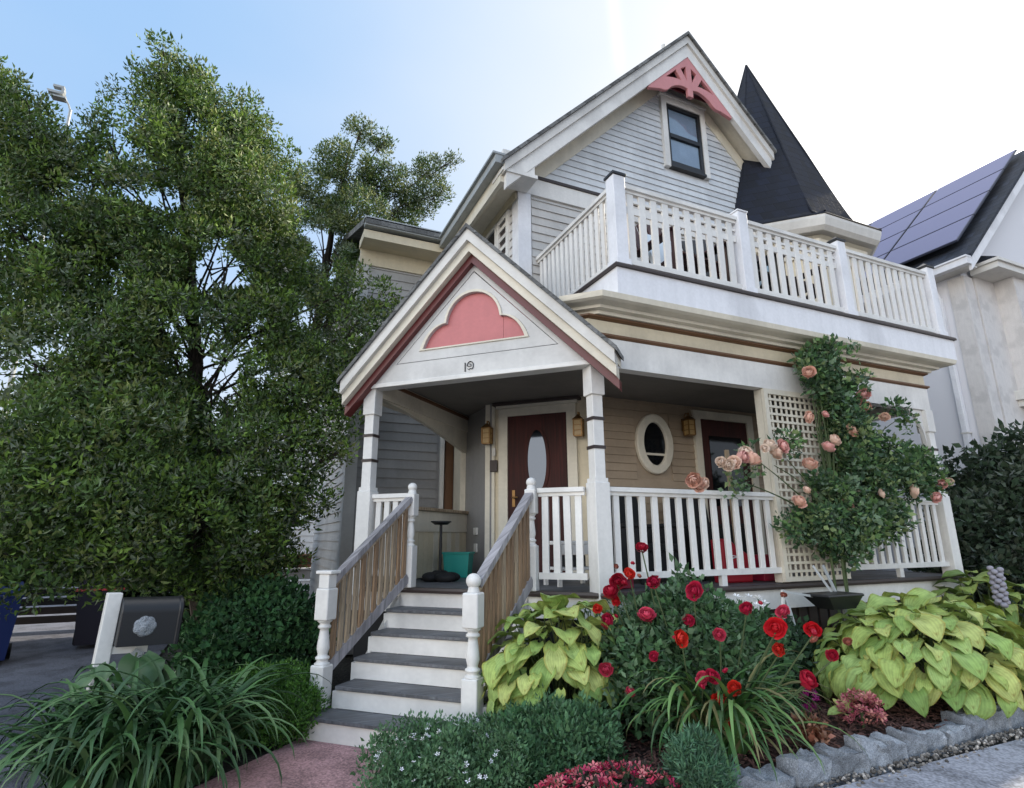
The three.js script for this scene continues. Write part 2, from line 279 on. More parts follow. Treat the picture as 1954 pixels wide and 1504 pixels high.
  sconce(new THREE.Matrix4().multiplyMatrices(ENTRY, T(-1.78, 2.98, -7.262)));
  sconce(T(5.50, 3.08, -6.27));

  // ---- deck, ceiling, skirt
  const px = (t, s) => [(t - s) / Math.SQRT2, (t + s) / Math.SQRT2];
  const deckPts = [px(-3.9, -5.40), [3.017, -4.62], [8.56, -4.62], [8.56, -6.3], [4.02, -6.3], [2.95, -7.37], [2.95, -8.42]];
  const flat = (pts, y0, y1) => { const g = new THREE.ExtrudeGeometry(shapeOf(pts.map(([x, z]) => [x, -z])), { depth: y1 - y0, bevelEnabled: false }); g.rotateX(-Math.PI / 2); g.translate(0, y0, 0); return g; };
  part(house, 'deck', flat(deckPts, 1.045, 1.08), M.deck);
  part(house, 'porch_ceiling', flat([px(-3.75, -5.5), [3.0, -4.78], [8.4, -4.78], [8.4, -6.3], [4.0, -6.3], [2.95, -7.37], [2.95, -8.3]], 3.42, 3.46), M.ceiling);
  const edge = [px(-3.9, -5.40), [3.017, -4.62], [8.56, -4.62], [8.56, -6.3]];
  part(house, 'deck_nosing', sweep(edge, [[-0.05, 1.035], [0.03, 1.035], [0.035, 1.06], [0.03, 1.083], [-0.05, 1.083]]), M.darkBrown);
  part(house, 'deck_fascia', sweep(edge, [[-0.06, 0.84], [-0.012, 0.84], [-0.012, 1.034], [-0.06, 1.034]]), M.white);
  { const sk = part(house, 'porch_skirt', sweep(edge, [[-0.12, 0], [-0.09, 0], [-0.09, 0.84], [-0.12, 0.84]]), M.blackSoft);
    for (let x = 3.1; x < 8.5; x += 0.16) part(sk, 'skirt_board', box(x, x + 0.12, 0.02, 0.838, -4.708, -4.69), M.darkBrown); }

  // ---- beam, frieze and cornice of the porch
  const run = [px(-1.62, -5.45), px(-1.225, -5.45), [8.45, -4.72], [8.45, -6.3]];
  const P = (n, o0, o1, y0, y1, m, x = run) => part(house, n, sweep(x, [[o0, y0], [o1, y0], [o1, y1], [o0, y1]]), m);
  P('beam', -0.075, 0.055, 3.265, 3.575, M.white);
  part(house, 'moulding', sweep(run, [[-0.02, 3.577], [0.06, 3.577], [0.085, 3.595], [0.085, 3.615], [-0.02, 3.615]]), M.brown);
  P('frieze', -0.04, 0.045, 3.617, 3.765, M.creamWarm);
  part(house, 'moulding', sweep(run, [[-0.02, 3.767], [0.055, 3.767], [0.09, 3.785], [0.09, 3.803], [-0.02, 3.803]]), M.brown);
  const run2 = [px(-1.45, -5.53), px(-1.145, -5.53), [8.45, -4.72], [8.45, -6.3]];
  part(house, 'cornice', sweep(run2, [[-0.05, 3.805], [0.12, 3.805], [0.125, 3.84], [0.19, 3.845], [0.195, 3.875], [0.30, 3.885], [0.335, 3.90], [0.35, 3.955], [-0.05, 3.955]]), M.cream);
  // beam along the left side of the entry, inside
  part(house, 'beam', E(box(-3.86, -3.74, 3.18, 3.42, -8.3, -5.52)), M.cream);
  part(house, 'moulding', E(box(-3.74, -3.715, 3.36, 3.40, -8.2, -5.6)), M.brown);
  { const s = shapeOf([[0, 0], [0, -0.02], [0, 0]]); const b = new THREE.Shape(); b.moveTo(-5.52, 3.18); b.quadraticCurveTo(-6.4, 3.16, -7.9, 2.86); b.lineTo(-8.2, 2.86); b.lineTo(-8.2, 3.18); const g = extr(b, 0.06); g.rotateY(-Math.PI / 2); g.applyMatrix4(T(-3.77, 0, 0)); part(house, 'arched_brace', E(g), M.cream); }

  // ---- porch posts with dark bands
  const post = (mtx) => {
    const p = part(house, 'porch_post', [rbox(-0.06, 0.06, 2.08, 2.96, -0.06, 0.06, 0.008), rbox(-0.086, 0.086, 0.99, 2.09, -0.086, 0.086, 0.01), rbox(-0.08, 0.08, 2.955, 3.262, -0.08, 0.08, 0.01), box(-0.073, 0.073, 2.08, 2.13, -0.073, 0.073)].map((g) => g.applyMatrix4(mtx)), M.white);
    for (const y of [2.43, 2.715]) part(p, 'band', box(-0.068, 0.068, y - 0.016, y + 0.016, -0.068, 0.068).applyMatrix4(mtx), M.darkBrown);
  };
  const eL = new THREE.Matrix4().multiplyMatrices(ENTRY, T(-3.8, 0, -5.45));
  post(eL); post(T(3.03, 0, -4.72)); post(T(8.42, 0, -4.72));
  { const b = new THREE.Shape(); b.moveTo(8.34, 3.262); b.lineTo(8.0, 3.262); b.quadraticCurveTo(8.3, 3.2, 8.34, 2.75); const g = extr(b, 0.05); g.applyMatrix4(T(0, 0, -4.745)); part(house, 'post_bracket', g, M.white); }

  // ---- half wall with a cap on the left of the entry
  const hw = part(house, 'half_wall', [E(box(-3.84, -3.76, 1.09, 1.66, -8.25, -5.58)), E(box(-3.87, -3.73, 1.66, 1.92, -8.25, -5.6))], M.cream);
  part(house, 'half_wall_cap', E(rbox(-3.92, -3.68, 1.922, 1.965, -8.25, -5.6)), M.woodPale);
  for (let s = -8.2; s < -5.65; s += 0.13) part(hw, 'wall_board', E(box(-3.76, -3.745, 1.1, 1.655, s, s + 0.118)), hash2(Math.round(s * 100), 1, 2) > 0.6 ? M.creamWarm : M.cream);

  // ---- porch railings
  const balT = tint(M.white, 0.93);
  const balG = new RoundedBoxGeometry(0.068, 0.74, 0.035, 1, 0.005); worldUV(balG);
  const railing = (name, pts, n, mtxRot, up = 2.05, lo = 1.22, bal = balG, mat = M.white, label) => {
    const [a, b] = pts; const r = part(house, name, [bar([a[0], up - 0.022, a[1]], [b[0], up - 0.022, b[1]], 0.10, 0.044), bar([a[0], up - 0.062, a[1]], [b[0], up - 0.062, b[1]], 0.05, 0.036)], mat);
    part(r, 'bottom_rail', bar([a[0], lo, a[1]], [b[0], lo, b[1]], 0.06, 0.06), mat);
    const ang = Math.atan2(-(b[1] - a[1]), b[0] - a[0]);
    for (let i = 0; i < n; i++) { const k = (i + 0.6) / (n + 0.2); const m = new THREE.Matrix4().makeRotationY(ang).setPosition(a[0] + (b[0] - a[0]) * k, (up + lo) / 2 - 0.025, a[1] + (b[1] - a[1]) * k); const q = hash2(i, Math.round(a[0] * 50), 17) - 0.5; m.multiply(new THREE.Matrix4().makeRotationFromEuler(new THREE.Euler(q * 0.02, q * 0.08, (hash2(i, 5, Math.round(b[0] * 30)) - 0.5) * 0.014))); m.scale(V(1 + q * 0.05, (up - lo - 0.1) / 0.74, 1)); piece(r, 'baluster', bal, Math.abs(q) > 0.4 ? balT : mat, m); }
    return r;
  };
  railing('porch_railing', [[3.13, -4.72], [5.32, -4.72]], 14);
  railing('porch_railing', [[6.36, -4.72], [8.33, -4.72]], 13);
  railing('porch_railing', [px(-1.79, -5.45), px(-1.32, -5.45)], 4);
  railing('porch_railing', [px(-3.71, -5.45), px(-3.26, -5.45)], 4);
  for (const x of [4.5, 7.35]) part(house, 'rail_block', box(x - 0.035, x + 0.035, 1.084, 1.19, -4.745, -4.695), M.white);

  // ---- lattice trellis screen at the middle of the porch front
  const lat = part(house, 'trellis_frame', [box(5.32, 5.38, 1.1, 3.262, -4.70, -4.655), box(6.30, 6.36, 1.1, 3.262, -4.70, -4.655), box(5.38, 6.30, 3.20, 3.262, -4.70, -4.655), box(5.38, 6.30, 1.1, 1.15, -4.70, -4.655), box(5.32, 5.44, 1.09, 3.262, -4.80, -4.705)], M.cream);
  for (let x = 5.435; x < 6.28; x += 0.082) part(lat, 'slat', box(x - 0.014, x + 0.014, 1.15, 3.2, -4.684, -4.675), M.cream);
  for (let y = 1.205; y < 3.18; y += 0.088) part(lat, 'slat', box(5.38, 6.30, y - 0.014, y + 0.014, -4.674, -4.665), M.cream);

  // ---- stairs
  const s0 = -4.20, dS = 0.245, H = 0.18;
  const str = []; for (const t of [-3.345, -1.945]) { const g = new THREE.Shape(); g.moveTo(s0 - 0.26, 0); g.lineTo(-5.42, 0); g.lineTo(-5.42, 1.03); g.lineTo(-5.36, 1.03); for (let k = 5; k >= 1; k--) { g.lineTo(s0 - dS * k + 0.0, H * k + (k === 5 ? 0.13 : 0.13)); g.lineTo(s0 - dS * k, H * k - 0.04); } const e = extr(g, 0.04); e.rotateY(-Math.PI / 2); e.applyMatrix4(T(t + 0.04, 0, 0)); str.push(E(e)); }
  const st = part(house, 'front_stairs', str, M.white);
  for (let k = 0; k < 6; k++) {
    const w0 = k ? -3.305 : -3.50, w1 = k ? -1.945 : -1.80, s = s0 - dS * k;
    part(st, 'riser', E(box(w0, w1, k * H + (k ? 0.002 : 0), (k + 1) * H - 0.036, s - 0.02, s)), M.white);
    if (k < 5) part(st, 'tread', E(rbox(w0 - (k ? 0 : 0.02), w1 + (k ? 0 : 0.02), (k + 1) * H - 0.034, (k + 1) * H, s - dS + (k ? 0.0 : -0.002), s + 0.03, 0.008)), M.tread);
    if (!k) part(st, 'riser', [E(box(w0, w0 + 0.02, 0, H - 0.036, s - 0.24, s - 0.02)), E(box(w1 - 0.02, w1, 0, H - 0.036, s - 0.24, s - 0.02))], M.white);
  }
  const turned = (y0, y1, r) => { const L = y1 - y0, p = [[0.9, 0], [0.95, 0.03], [0.7, 0.06], [0.66, 0.10], [0.86, 0.13], [0.86, 0.17], [0.62, 0.2], [0.6, 0.24], [0.78, 0.36], [0.72, 0.5], [0.55, 0.74], [0.52, 0.80], [0.8, 0.83], [0.8, 0.87], [0.6, 0.9], [0.62, 0.93], [0.9, 0.97], [0.9, 1]].map(([a, b]) => new THREE.Vector2(a * r, y0 + b * L)); return new THREE.LatheGeometry(p, 20); };
  const newel = (t, s, y, top, kind) => {
    const gs = []; const h = 0.07;
    if (kind === 'top') { gs.push(rbox(-0.055, 0.055, y, y + 0.42, -0.055, 0.055, 0.01), turned(y + 0.42, y + 0.72, 0.05), rbox(-0.055, 0.055, y + 0.72, top - 0.12, -0.055, 0.055, 0.01)); }
    else { gs.push(rbox(-h, h, y, y + 0.34, -h, h, 0.014), turned(y + 0.34, y + 0.70, h), rbox(-h, h, y + 0.70, top - 0.15, -h, h, 0.014)); }
    if (kind === 'flat') gs.push(rbox(-0.055, 0.055, top - 0.15, top - 0.03, -0.055, 0.055, 0.008), rbox(-0.085, 0.085, top - 0.03, top, -0.07, 0.07, 0.008));
    else { const r = kind === 'top' ? 0.05 : 0.062; const c = new THREE.CylinderGeometry(0.038, 0.05, 0.05, 16); c.translate(0, top - r * 2 + 0.0, 0); const b = new THREE.SphereGeometry(r, 20, 14); b.scale(1, 0.95, 1); b.translate(0, top - r, 0); gs.push(c, b); }
    return gs.map((g) => E(g.applyMatrix4(T(t, 0, s))));
  };
  const wb = new RoundedBoxGeometry(0.055, 1, 0.03, 1, 0.004); worldUV(wb);
  const stairRail = (tb, tt, sb, kindB, topB, seed) => {
    const rn = mulberry(seed), stp = -5.40; const a = [tb, 1.20, sb - 0.06], b = [tt, 1.985, stp + 0.05], lo0 = [tb, 0.47, sb - 0.06], lo1 = [tt, 1.185, stp + 0.05];
    const r = part(house, 'stair_railing', [E(bar(a, b, 0.085, 0.05))], M.handrail);
    part(r, 'bottom_rail', E(bar(lo0, lo1, 0.05, 0.085)), M.handrail); part(r, 'under_rail', E(bar([a[0], a[1] - 0.045, a[2]], [b[0], b[1] - 0.045, b[2]], 0.04, 0.045)), M.woodPale);
    part(r, 'newel_post', newel(tb, sb, 0.182, topB, kindB), M.white); part(r, 'newel_post', newel(tt, stp, 1.083, 2.16, 'top'), M.white);
    const n = 12; for (let i = 0; i < n; i++) {
      const k = (i + 0.7) / (n + 0.4), t = a[0] + (b[0] - a[0]) * k, s = a[2] + (b[2] - a[2]) * k, y1 = a[1] + (b[1] - a[1]) * k - 0.03, y0 = lo0[1] + (lo1[1] - lo0[1]) * k + 0.02;
      const m = new THREE.Matrix4().makeRotationY(Math.PI / 2).setPosition(t, (y0 + y1) / 2, s); m.scale(V(0.85 + 0.2 * rn(), y1 - y0, 1)); m.premultiply(ENTRY); piece(r, 'baluster', wb, [M.wood, M.woodPale, M.woodPale, tint(M.wood, 0.8)][Math.floor(rn() * 4)], m);
    }
  };
  stairRail(-3.44, -3.2, -4.40, 'flat', 1.30, 5); stairRail(-2.01, -1.85, -4.40, 'ball', 1.30, 6);

  // ---- entry gable
  const C = -2.48, SL = 1.03;
  const chev = (ya, th, s0, s1, w, m, name, deep) => {      // a mitred pair of boards; a deep one (roof) is shorter on the right, where it meets the porch roof
    const half = (k, ww, a0, a1) => { const g = extr(shapeOf(k > 0 ? [[C, ya], [C, ya - th], [C + ww, ya - SL * ww - th], [C + ww, ya - SL * ww]] : [[C, ya], [C - ww, ya - SL * ww], [C - ww, ya - SL * ww - th], [C, ya - th]]), a1 - a0); g.translate(0, 0, a0); return E(g); };
    return part(house, name, deep ? [half(-1, w, s0, s1), half(1, w, deep, s1), half(1, (ya - 3.94) / SL, s0, deep)] : [half(-1, w, s0, s1), half(1, w, s0, s1)], m);
  };
  chev(4.985, 0.05, -8.0, -5.12, 1.60, M.shingle, 'gable_roof', -5.5);
  chev(4.934, 0.14, -5.30, -5.15, 1.57, M.greyWhite, 'rake_board');
  chev(4.932, 0.10, -7.8, -5.302, 1.57, M.cream, 'gable_soffit', -5.5);
  chev(4.792, 0.115, -5.36, -5.20, 1.57, M.cream, 'rake_board');
  chev(4.675, 0.10, -5.40, -5.275, 1.58, M.darkRed, 'rake_moulding');
  { // gable face: outer frame, inner triangle with a cusped opening, pink panel behind
    const tri = (ya, yb) => { const w = (ya - yb) / SL; return [[C - w, yb], [C + w, yb], [C, ya]]; };
    const o = shapeOf(tri(4.60, 3.26)); const iw = 0.965; o.holes.push(new THREE.Path([[C - iw, 3.505], [C + iw, 3.505], [C, 4.505]].map((p) => new THREE.Vector2(...p))));
    const g = extr(o, 0.05); g.translate(0, 0, -5.40); const face = part(house, 'gable_face', E(g), M.gable);
    const iv = 0.95; const inn = shapeOf([[C - iv, 3.513], [C + iv, 3.513], [C, 4.49]]);
    const tre = (k, P_) => { const p = new P_(), X = (v) => C - 0.01 + v * k, Y = (v) => 3.645 + v * k + (1 - k) * 0.2; p.moveTo(X(-0.61), Y(0)); p.bezierCurveTo(X(-0.56), Y(0.16), X(-0.46), Y(0.27), X(-0.325), Y(0.275)); p.bezierCurveTo(X(-0.31), Y(0.45), X(-0.18), Y(0.60), X(0), Y(0.60)); p.bezierCurveTo(X(0.18), Y(0.60), X(0.31), Y(0.45), X(0.325), Y(0.275)); p.bezierCurveTo(X(0.46), Y(0.27), X(0.56), Y(0.16), X(0.61), Y(0)); p.lineTo(X(-0.61), Y(0)); return p; };
    inn.holes.push(tre(1, THREE.Path)); const g2 = extr(inn, 0.048); g2.translate(0, 0, -5.40); part(face, 'inner_face', E(g2), M.gable);
    const rim = tre(1.07, THREE.Shape); rim.holes.push(tre(1, THREE.Path)); const g4 = extr(rim, 0.012, 0.004); g4.translate(0, 0, -5.352); part(face, 'panel_trim', E(g4), M.cream);
    part(face, 'pink_panel', E(box(C - 0.66, C + 0.34, 3.60, 4.30, -5.43, -5.388)), M.pink); part(face, 'pink_panel', E(box(C + 0.344, C + 0.66, 3.60, 4.30, -5.43, -5.387)), M.pink);
    part(house, 'gable_back', E((() => { const b = extr(shapeOf(tri(4.62, 3.28)), 0.02); b.translate(0, 0, -5.46); return b; })()), M.darkBrown);
    part(house, 'gable_beam', E(rbox(-3.95, -1.10, 3.25, 3.30, -5.50, -5.335, 0.008)), M.white);
    // house number
    part(house, 'house_number', E(box(-2.575, -2.565, 3.325, 3.425, -5.349, -5.338)), M.iron);
    const arc = []; for (let i = 0; i <= 20; i++) { const a = -1.0 + i * 0.21; arc.push([-2.508 + 0.036 * Math.cos(a), 3.386 + 0.047 * Math.sin(a), -5.342]); }
    part(house, 'house_number', [E(tube(arc, 0.0048, 40)), E(tube([[-2.54, 3.38, -5.342], [-2.50, 3.382, -5.342], [-2.50, 3.40, -5.342], [-2.52, 3.404, -5.342]], 0.0035, 16)), E(tube([[-2.540, 3.356, -5.342], [-2.522, 3.342, -5.342], [-2.508, 3.356, -5.342], [-2.490, 3.343, -5.342]], 0.0035, 16))], M.iron);
  }

  // ---- balcony
  const bp = [[3.15, -6.29], [3.15, -4.38], [8.83, -4.38], [8.83, -6.2]];
  part(house, 'balcony_fascia', sweep(bp, [[-0.035, 3.957], [0, 3.957], [0, 4.25], [-0.035, 4.25]]), M.whiteCool);
  part(house, 'balcony_cap', sweep(bp, [[-0.12, 4.252], [0.03, 4.252], [0.03, 4.275], [0.022, 4.292], [-0.12, 4.292]]), M.darkBrown);
  part(house, 'balcony_floor', [box(3.19, 8.79, 4.20, 4.25, -6.3, -4.42), box(3.1, 8.4, 3.80, 3.9, -6.3, -4.70)], M.deck);
  const bx = [3.24, 5.0, 6.73, 8.62];
  bx.forEach((x, i) => { const p = part(house, 'balcony_post', [rbox(x - 0.075, x + 0.075, 4.293, 5.34, -4.53, -4.38, 0.008), rbox(x - 0.09, x + 0.09, 4.293, 4.36, -4.545, -4.365, 0.006)], M.whiteCool); if (i !== 1) { const c = new THREE.ConeGeometry(0.125, 0.07, 4); c.rotateY(Math.PI / 4); c.translate(x, 5.405, -4.455); part(p, 'post_cap', [rbox(x - 0.088, x + 0.088, 5.341, 5.372, -4.543, -4.367, 0.004), c], M.black); } else part(p, 'post_cap', rbox(x - 0.085, x + 0.085, 5.341, 5.36, -4.54, -4.37, 0.004), M.whiteCool); });
  const bg = new RoundedBoxGeometry(0.085, 0.74, 0.03, 1, 0.005); worldUV(bg); const bs = new RoundedBoxGeometry(0.06, 0.74, 0.03, 1, 0.005); worldUV(bs);
  const r1 = railing('balcony_railing', [[3.32, -4.455], [4.92, -4.455]], 10, 0, 5.27, 4.37, bg);
  for (const [y0, y1] of [[5.09, 5.12], [4.95, 5.03]]) part(r1, 'mid_rail', box(3.32, 4.92, y0, y1, -4.466, -4.444), M.white);
  const r2 = railing('balcony_railing', [[5.08, -4.455], [6.65, -4.455]], 10, 0, 5.27, 4.37, bg);
  for (const [y0, y1] of [[5.09, 5.12], [4.96, 5.03]]) part(r2, 'mid_rail', box(5.08, 6.65, y0, y1, -4.466, -4.444), M.white);
  railing('balcony_railing', [[6.81, -4.455], [8.54, -4.455]], 12, 0, 5.27, 4.37, bg);
  railing('balcony_railing', [[3.24, -6.28], [3.24, -4.54]], 15, 0, 5.27, 4.37, bs);

  // ---- upper storey: front gable wall
  const AX = 5.92, RS = 1.02, yr = (x, ya) => ya - RS * Math.abs(x - AX);
  const up = part(house, 'upper_wall', [box(2.95, 7.6, 3.9, 6.45, -13.5, -6.3), (() => { const g = extr(shapeOf([[2.97, 6.40], [7.42, 6.40], [7.42, yr(7.42, 9.42)], [AX, 9.42], [2.97, yr(2.97, 9.42)]]), 0.2); g.translate(0, 0, -6.5); return g; })()], M.siding);
  const ext = (ya) => (y) => { const w = (ya - y) / RS; return [Math.max(3.12, AX - w), Math.min(7.42, AX + w)]; };
  clapboards(up, 6.56, 9.40, 0.112, ext(9.40), [[5.55, 6.48, 7.39, 8.74]], T(0, 0, -6.3), vary(M.siding), 11);
  clapboards(up, 4.30, 6.22, 0.125, () => [3.14, 7.2], [], T(0, 0, -6.3), vary(M.sidingLow), 12);
  const side = new THREE.Matrix4().makeRotationY(-Math.PI / 2).setPosition(2.95, 0, 0);         // local u = -z... faces left
  clapboards(up, 3.5, 6.1, 0.125, () => [-8.7, -6.46], [[-7.76, -6.56, 4.4, 6.1]], side, vary(M.sidingLow), 13);
  part(up, 'frieze_band', box(2.93, 7.3, 6.22, 6.48, -6.3, -6.255), M.white);
  part(up, 'moulding', box(2.93, 7.3, 6.482, 6.525, -6.3, -6.235), M.darkBrown);
  part(up, 'corner_board', [box(2.925, 3.12, 3.96, 6.22, -6.3, -6.262), box(2.925, 2.95, 3.96, 6.22, -6.46, -6.302)], M.whiteCool);
  const rk = (ya, th, z0, z1, xl, xr, m, name, par = house) => { const sh = shapeOf([[AX, ya], [xl, yr(xl, ya)], [xl, yr(xl, ya) - th], [AX, ya - th], [xr, yr(xr, ya) - th], [xr, yr(xr, ya)]]); const g = extr(sh, z1 - z0); g.translate(0, 0, z0); return part(par, name, g, m); };
  rk(9.44, 0.26, -6.3, -6.262, 3.1, 7.42, M.cream, 'rake_frieze');
  const roof = rk(9.83, 0.06, -14, -5.84, 2.52, 7.66, M.shingle, 'main_roof');
  rk(9.768, 0.15, -6.0, -5.88, 2.56, 7.63, M.greyWhite, 'rake_crown');
  rk(9.617, 0.25, -6.0, -5.92, 2.60, 7.60, M.white, 'rake_board');
  rk(9.56, 0.05, -14, -6.002, 2.62, 7.58, M.cream, 'roof_soffit');
  part(roof, 'vent_pipe', (() => { const c = new THREE.CylinderGeometry(0.035, 0.035, 0.5, 12); c.translate(5.86, 9.78, -6.4); return c; })(), M.greyWhite);
  // left eave: gutter, soffit, frieze, cornice return
  part(house, 'gutter', [box(2.44, 2.58, 6.30, 6.43, -8.35, -5.90), box(2.40, 2.60, 6.42, 6.45, -8.35, -5.89)], M.gutter);
  part(house, 'eave_soffit', box(2.58, 2.95, 6.24, 6.29, -8.4, -6.0), M.cream);
  part(house, 'eave_fascia', box(2.55, 2.60, 6.10, 6.30, -8.4, -6.0), M.cream);
  part(house, 'side_frieze', box(2.90, 2.95, 6.125, 6.24, -8.4, -6.30), M.creamWarm);
  part(house, 'cornice_return', [box(2.56, 3.02, 6.26, 6.55, -6.255, -5.93), box(2.54, 3.05, 6.21, 6.26, -6.255, -5.90)], M.white);
  // side window with a slatted shutter
  const sw = part(house, 'side_window', [box(2.90, 2.95, 4.4, 6.12, -7.76, -7.68), box(2.90, 2.95, 4.4, 6.12, -7.05, -7.0), box(2.90, 2.95, 6.06, 6.12, -7.68, -7.05)], M.white);
  part(sw, 'pane', box(2.93, 2.945, 4.4, 6.06, -7.68, -7.05), M.darkGlass);
  const sh = part(house, 'shutter', [box(2.90, 2.95, 4.4, 6.1, -6.98, -6.90), box(2.90, 2.95, 4.4, 6.1, -6.64, -6.56), box(2.90, 2.95, 6.02, 6.1, -6.90, -6.64)], M.white);
  part(sh, 'backing', box(2.932, 2.948, 4.4, 6.02, -6.90, -6.64), M.darkBrown);
  for (let y = 4.45; y < 6.0; y += 0.16) part(sh, 'slat', box(2.905, 2.93, y, y + 0.06, -6.90, -6.64), M.greyWhite);

  // gable window
  const gw = part(house, 'gable_window', [box(5.55, 5.65, 7.39, 8.74, -6.3, -6.225), box(6.38, 6.48, 7.39, 8.74, -6.3, -6.225), box(5.65, 6.38, 8.62, 8.74, -6.3, -6.225), box(5.52, 6.51, 8.742, 8.78, -6.3, -6.20)], M.white);
  part(gw, 'sash', [box(5.65, 5.70, 7.43, 8.62, -6.3, -6.245), box(6.32, 6.38, 7.43, 8.62, -6.3, -6.245), box(5.70, 6.32, 8.56, 8.62, -6.3, -6.245), box(5.70, 6.32, 7.98, 8.05, -6.3, -6.238), box(5.70, 6.32, 7.43, 7.53, -6.3, -6.25), box(5.65, 6.38, 7.39, 7.43, -6.3, -6.21)], M.black);
  part(gw, 'pane', box(5.70, 6.32, 8.05, 8.56, -6.264, -6.26), M.glass); part(gw, 'pane', box(5.70, 6.32, 7.53, 7.98, -6.272, -6.268), M.glass);
  part(gw, 'roller_blind', box(5.70, 6.32, 7.53, 8.56, -6.296, -6.288), M.blind);
  // pink ornament at the peak
  {
    const Y = (x) => yr(x, 9.37), o = new THREE.Shape(); o.moveTo(AX, 9.37); o.lineTo(5.06, Y(5.06)); o.lineTo(5.06, Y(5.06) - 0.04); o.lineTo(5.30, 8.52); o.quadraticCurveTo(5.42, 8.50, 5.50, 8.62); o.quadraticCurveTo(5.7, 8.78, AX - 0.05, 8.72); o.lineTo(AX - 0.05, 8.58); o.lineTo(AX + 0.05, 8.58); o.lineTo(AX + 0.05, 8.72); o.quadraticCurveTo(6.14, 8.78, 6.34, 8.62); o.quadraticCurveTo(6.42, 8.50, 6.54, 8.52); o.lineTo(6.78, Y(6.78) - 0.04); o.lineTo(6.78, Y(6.78));
    for (const s of [-1, 1]) { const X = (v) => AX + s * v; const h = new THREE.Path(); h.moveTo(X(0.05), 8.86); h.lineTo(X(0.05), 9.16); h.lineTo(X(0.17), 9.08); h.lineTo(X(0.05), 8.86); o.holes.push(h); const q = new THREE.Path(); q.moveTo(X(0.17), 8.84); q.lineTo(X(0.27), 9.02); q.lineTo(X(0.50), 8.79); q.quadraticCurveTo(X(0.33), 8.85, X(0.17), 8.84); o.holes.push(q); }
    const g = extr(o, 0.045, 0.006); g.translate(0, 0, -5.98); const orn = part(house, 'peak_ornament', g, M.pinkLight);
    const b = extr(shapeOf([[AX, 9.34], [5.30, yr(5.30, 9.34)], [5.45, 8.72], [6.39, 8.72], [6.54, yr(6.54, 9.34)]]), 0.02); b.translate(0, 0, -6.06); part(orn, 'backing', b, M.redBack);
  }

  // ---- turret
  const TX = 8.14, TZ = -6.62, k8 = 1 / Math.cos(Math.PI / 8);
  const oct = (prof) => { const g = new THREE.LatheGeometry(prof.map(([r, y]) => new THREE.Vector2(r * k8, y)), 8, Math.PI / 8).toNonIndexed(); g.deleteAttribute('normal'); g.computeVertexNormals(); g.translate(TX, 0, TZ); return g; };
  const tw = part(house, 'turret_wall', oct([[1.179, 3.786], [1.179, 6.021]]), M.creamWarm);
  part(house, 'turret_cornice', oct([[1.141, 5.802], [1.227, 5.802], [1.236, 5.954], [1.350, 5.973], [1.360, 6.040], [1.426, 6.059], [0.951, 6.087]]), M.cream);
  part(house, 'turret_gutter', oct([[0.951, 6.106], [1.484, 6.106], [1.541, 6.163], [1.574, 6.277], [1.574, 6.325], [1.141, 6.335]]), M.greyWhite);
  const tr = part(house, 'turret_roof', oct([[1.588, 6.330], [1.579, 6.354], [1.369, 6.439], [1.270, 6.563], [0.685, 8.427], [0.019, 10.652], [0.000, 10.681]]), M.slate);
  { const rid = []; for (let i = 0; i < 8; i++) { const a = Math.PI / 8 + i * Math.PI / 4; rid.push(tube([[1.579, 6.354], [1.369, 6.449], [1.270, 6.572], [0.685, 8.436], [0.342, 9.558], [0.000, 10.690]].map(([r, y]) => [TX + Math.sin(a) * r * k8, y, TZ + Math.cos(a) * r * k8]), 0.022, 24, 5)); } part(tr, 'hip_cap', rid, M.slate); }
  part(house, 'back_wing', box(7.5, 10.3, 0, 6.2, -14, -7.2), M.siding);

  // ---- left rear wing
  const wx0 = 1.24, wz = -8.8;
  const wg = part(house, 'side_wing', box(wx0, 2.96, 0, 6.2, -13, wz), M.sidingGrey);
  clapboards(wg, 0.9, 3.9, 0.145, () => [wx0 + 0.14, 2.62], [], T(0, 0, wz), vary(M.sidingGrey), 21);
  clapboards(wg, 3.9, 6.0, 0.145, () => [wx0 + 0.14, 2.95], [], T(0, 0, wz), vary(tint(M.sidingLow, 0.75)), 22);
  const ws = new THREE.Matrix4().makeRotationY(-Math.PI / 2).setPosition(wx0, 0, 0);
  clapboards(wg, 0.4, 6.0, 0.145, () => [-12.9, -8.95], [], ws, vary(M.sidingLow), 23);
  part(wg, 'corner_board', [box(wx0 - 0.03, wx0 + 0.14, 0, 6.05, wz, wz + 0.035), box(wx0 - 0.03, wx0, 0, 6.05, wz - 0.16, wz - 0.002)], M.sidingLow);
  part(house, 'wing_frieze', [box(wx0 - 0.02, 2.95, 5.95, 6.22, wz, wz + 0.05), box(wx0 - 0.04, 2.95, 6.22, 6.36, wz, -8.36)], M.creamWarm);
  part(house, 'wing_gutter', [box(1.2, 2.70, 6.40, 6.52, -8.40, -8.27), box(1.18, 2.70, 6.50, 6.54, -8.42, -8.25)], M.gutter);
  part(house, 'wing_roof', (() => { const g = extr(shapeOf([[-8.25, 6.52], [-11.2, 7.7], [-14.2, 6.52], [-14.2, 6.42], [-11.2, 7.58], [-8.25, 6.42]]), 2.9); g.rotateY(-Math.PI / 2); g.applyMatrix4(T(4.1, 0, 0)); return g; })(), M.shingle);
  part(house, 'downspout', [rbox(2.66, 2.73, 1.0, 5.9, wz + 0.03, wz + 0.09, 0.01)], M.greyWhite);
  part(house, 'brown_panel', box(2.76, 2.90, 1.1, 3.4, wz, wz + 0.03), M.brown);
}

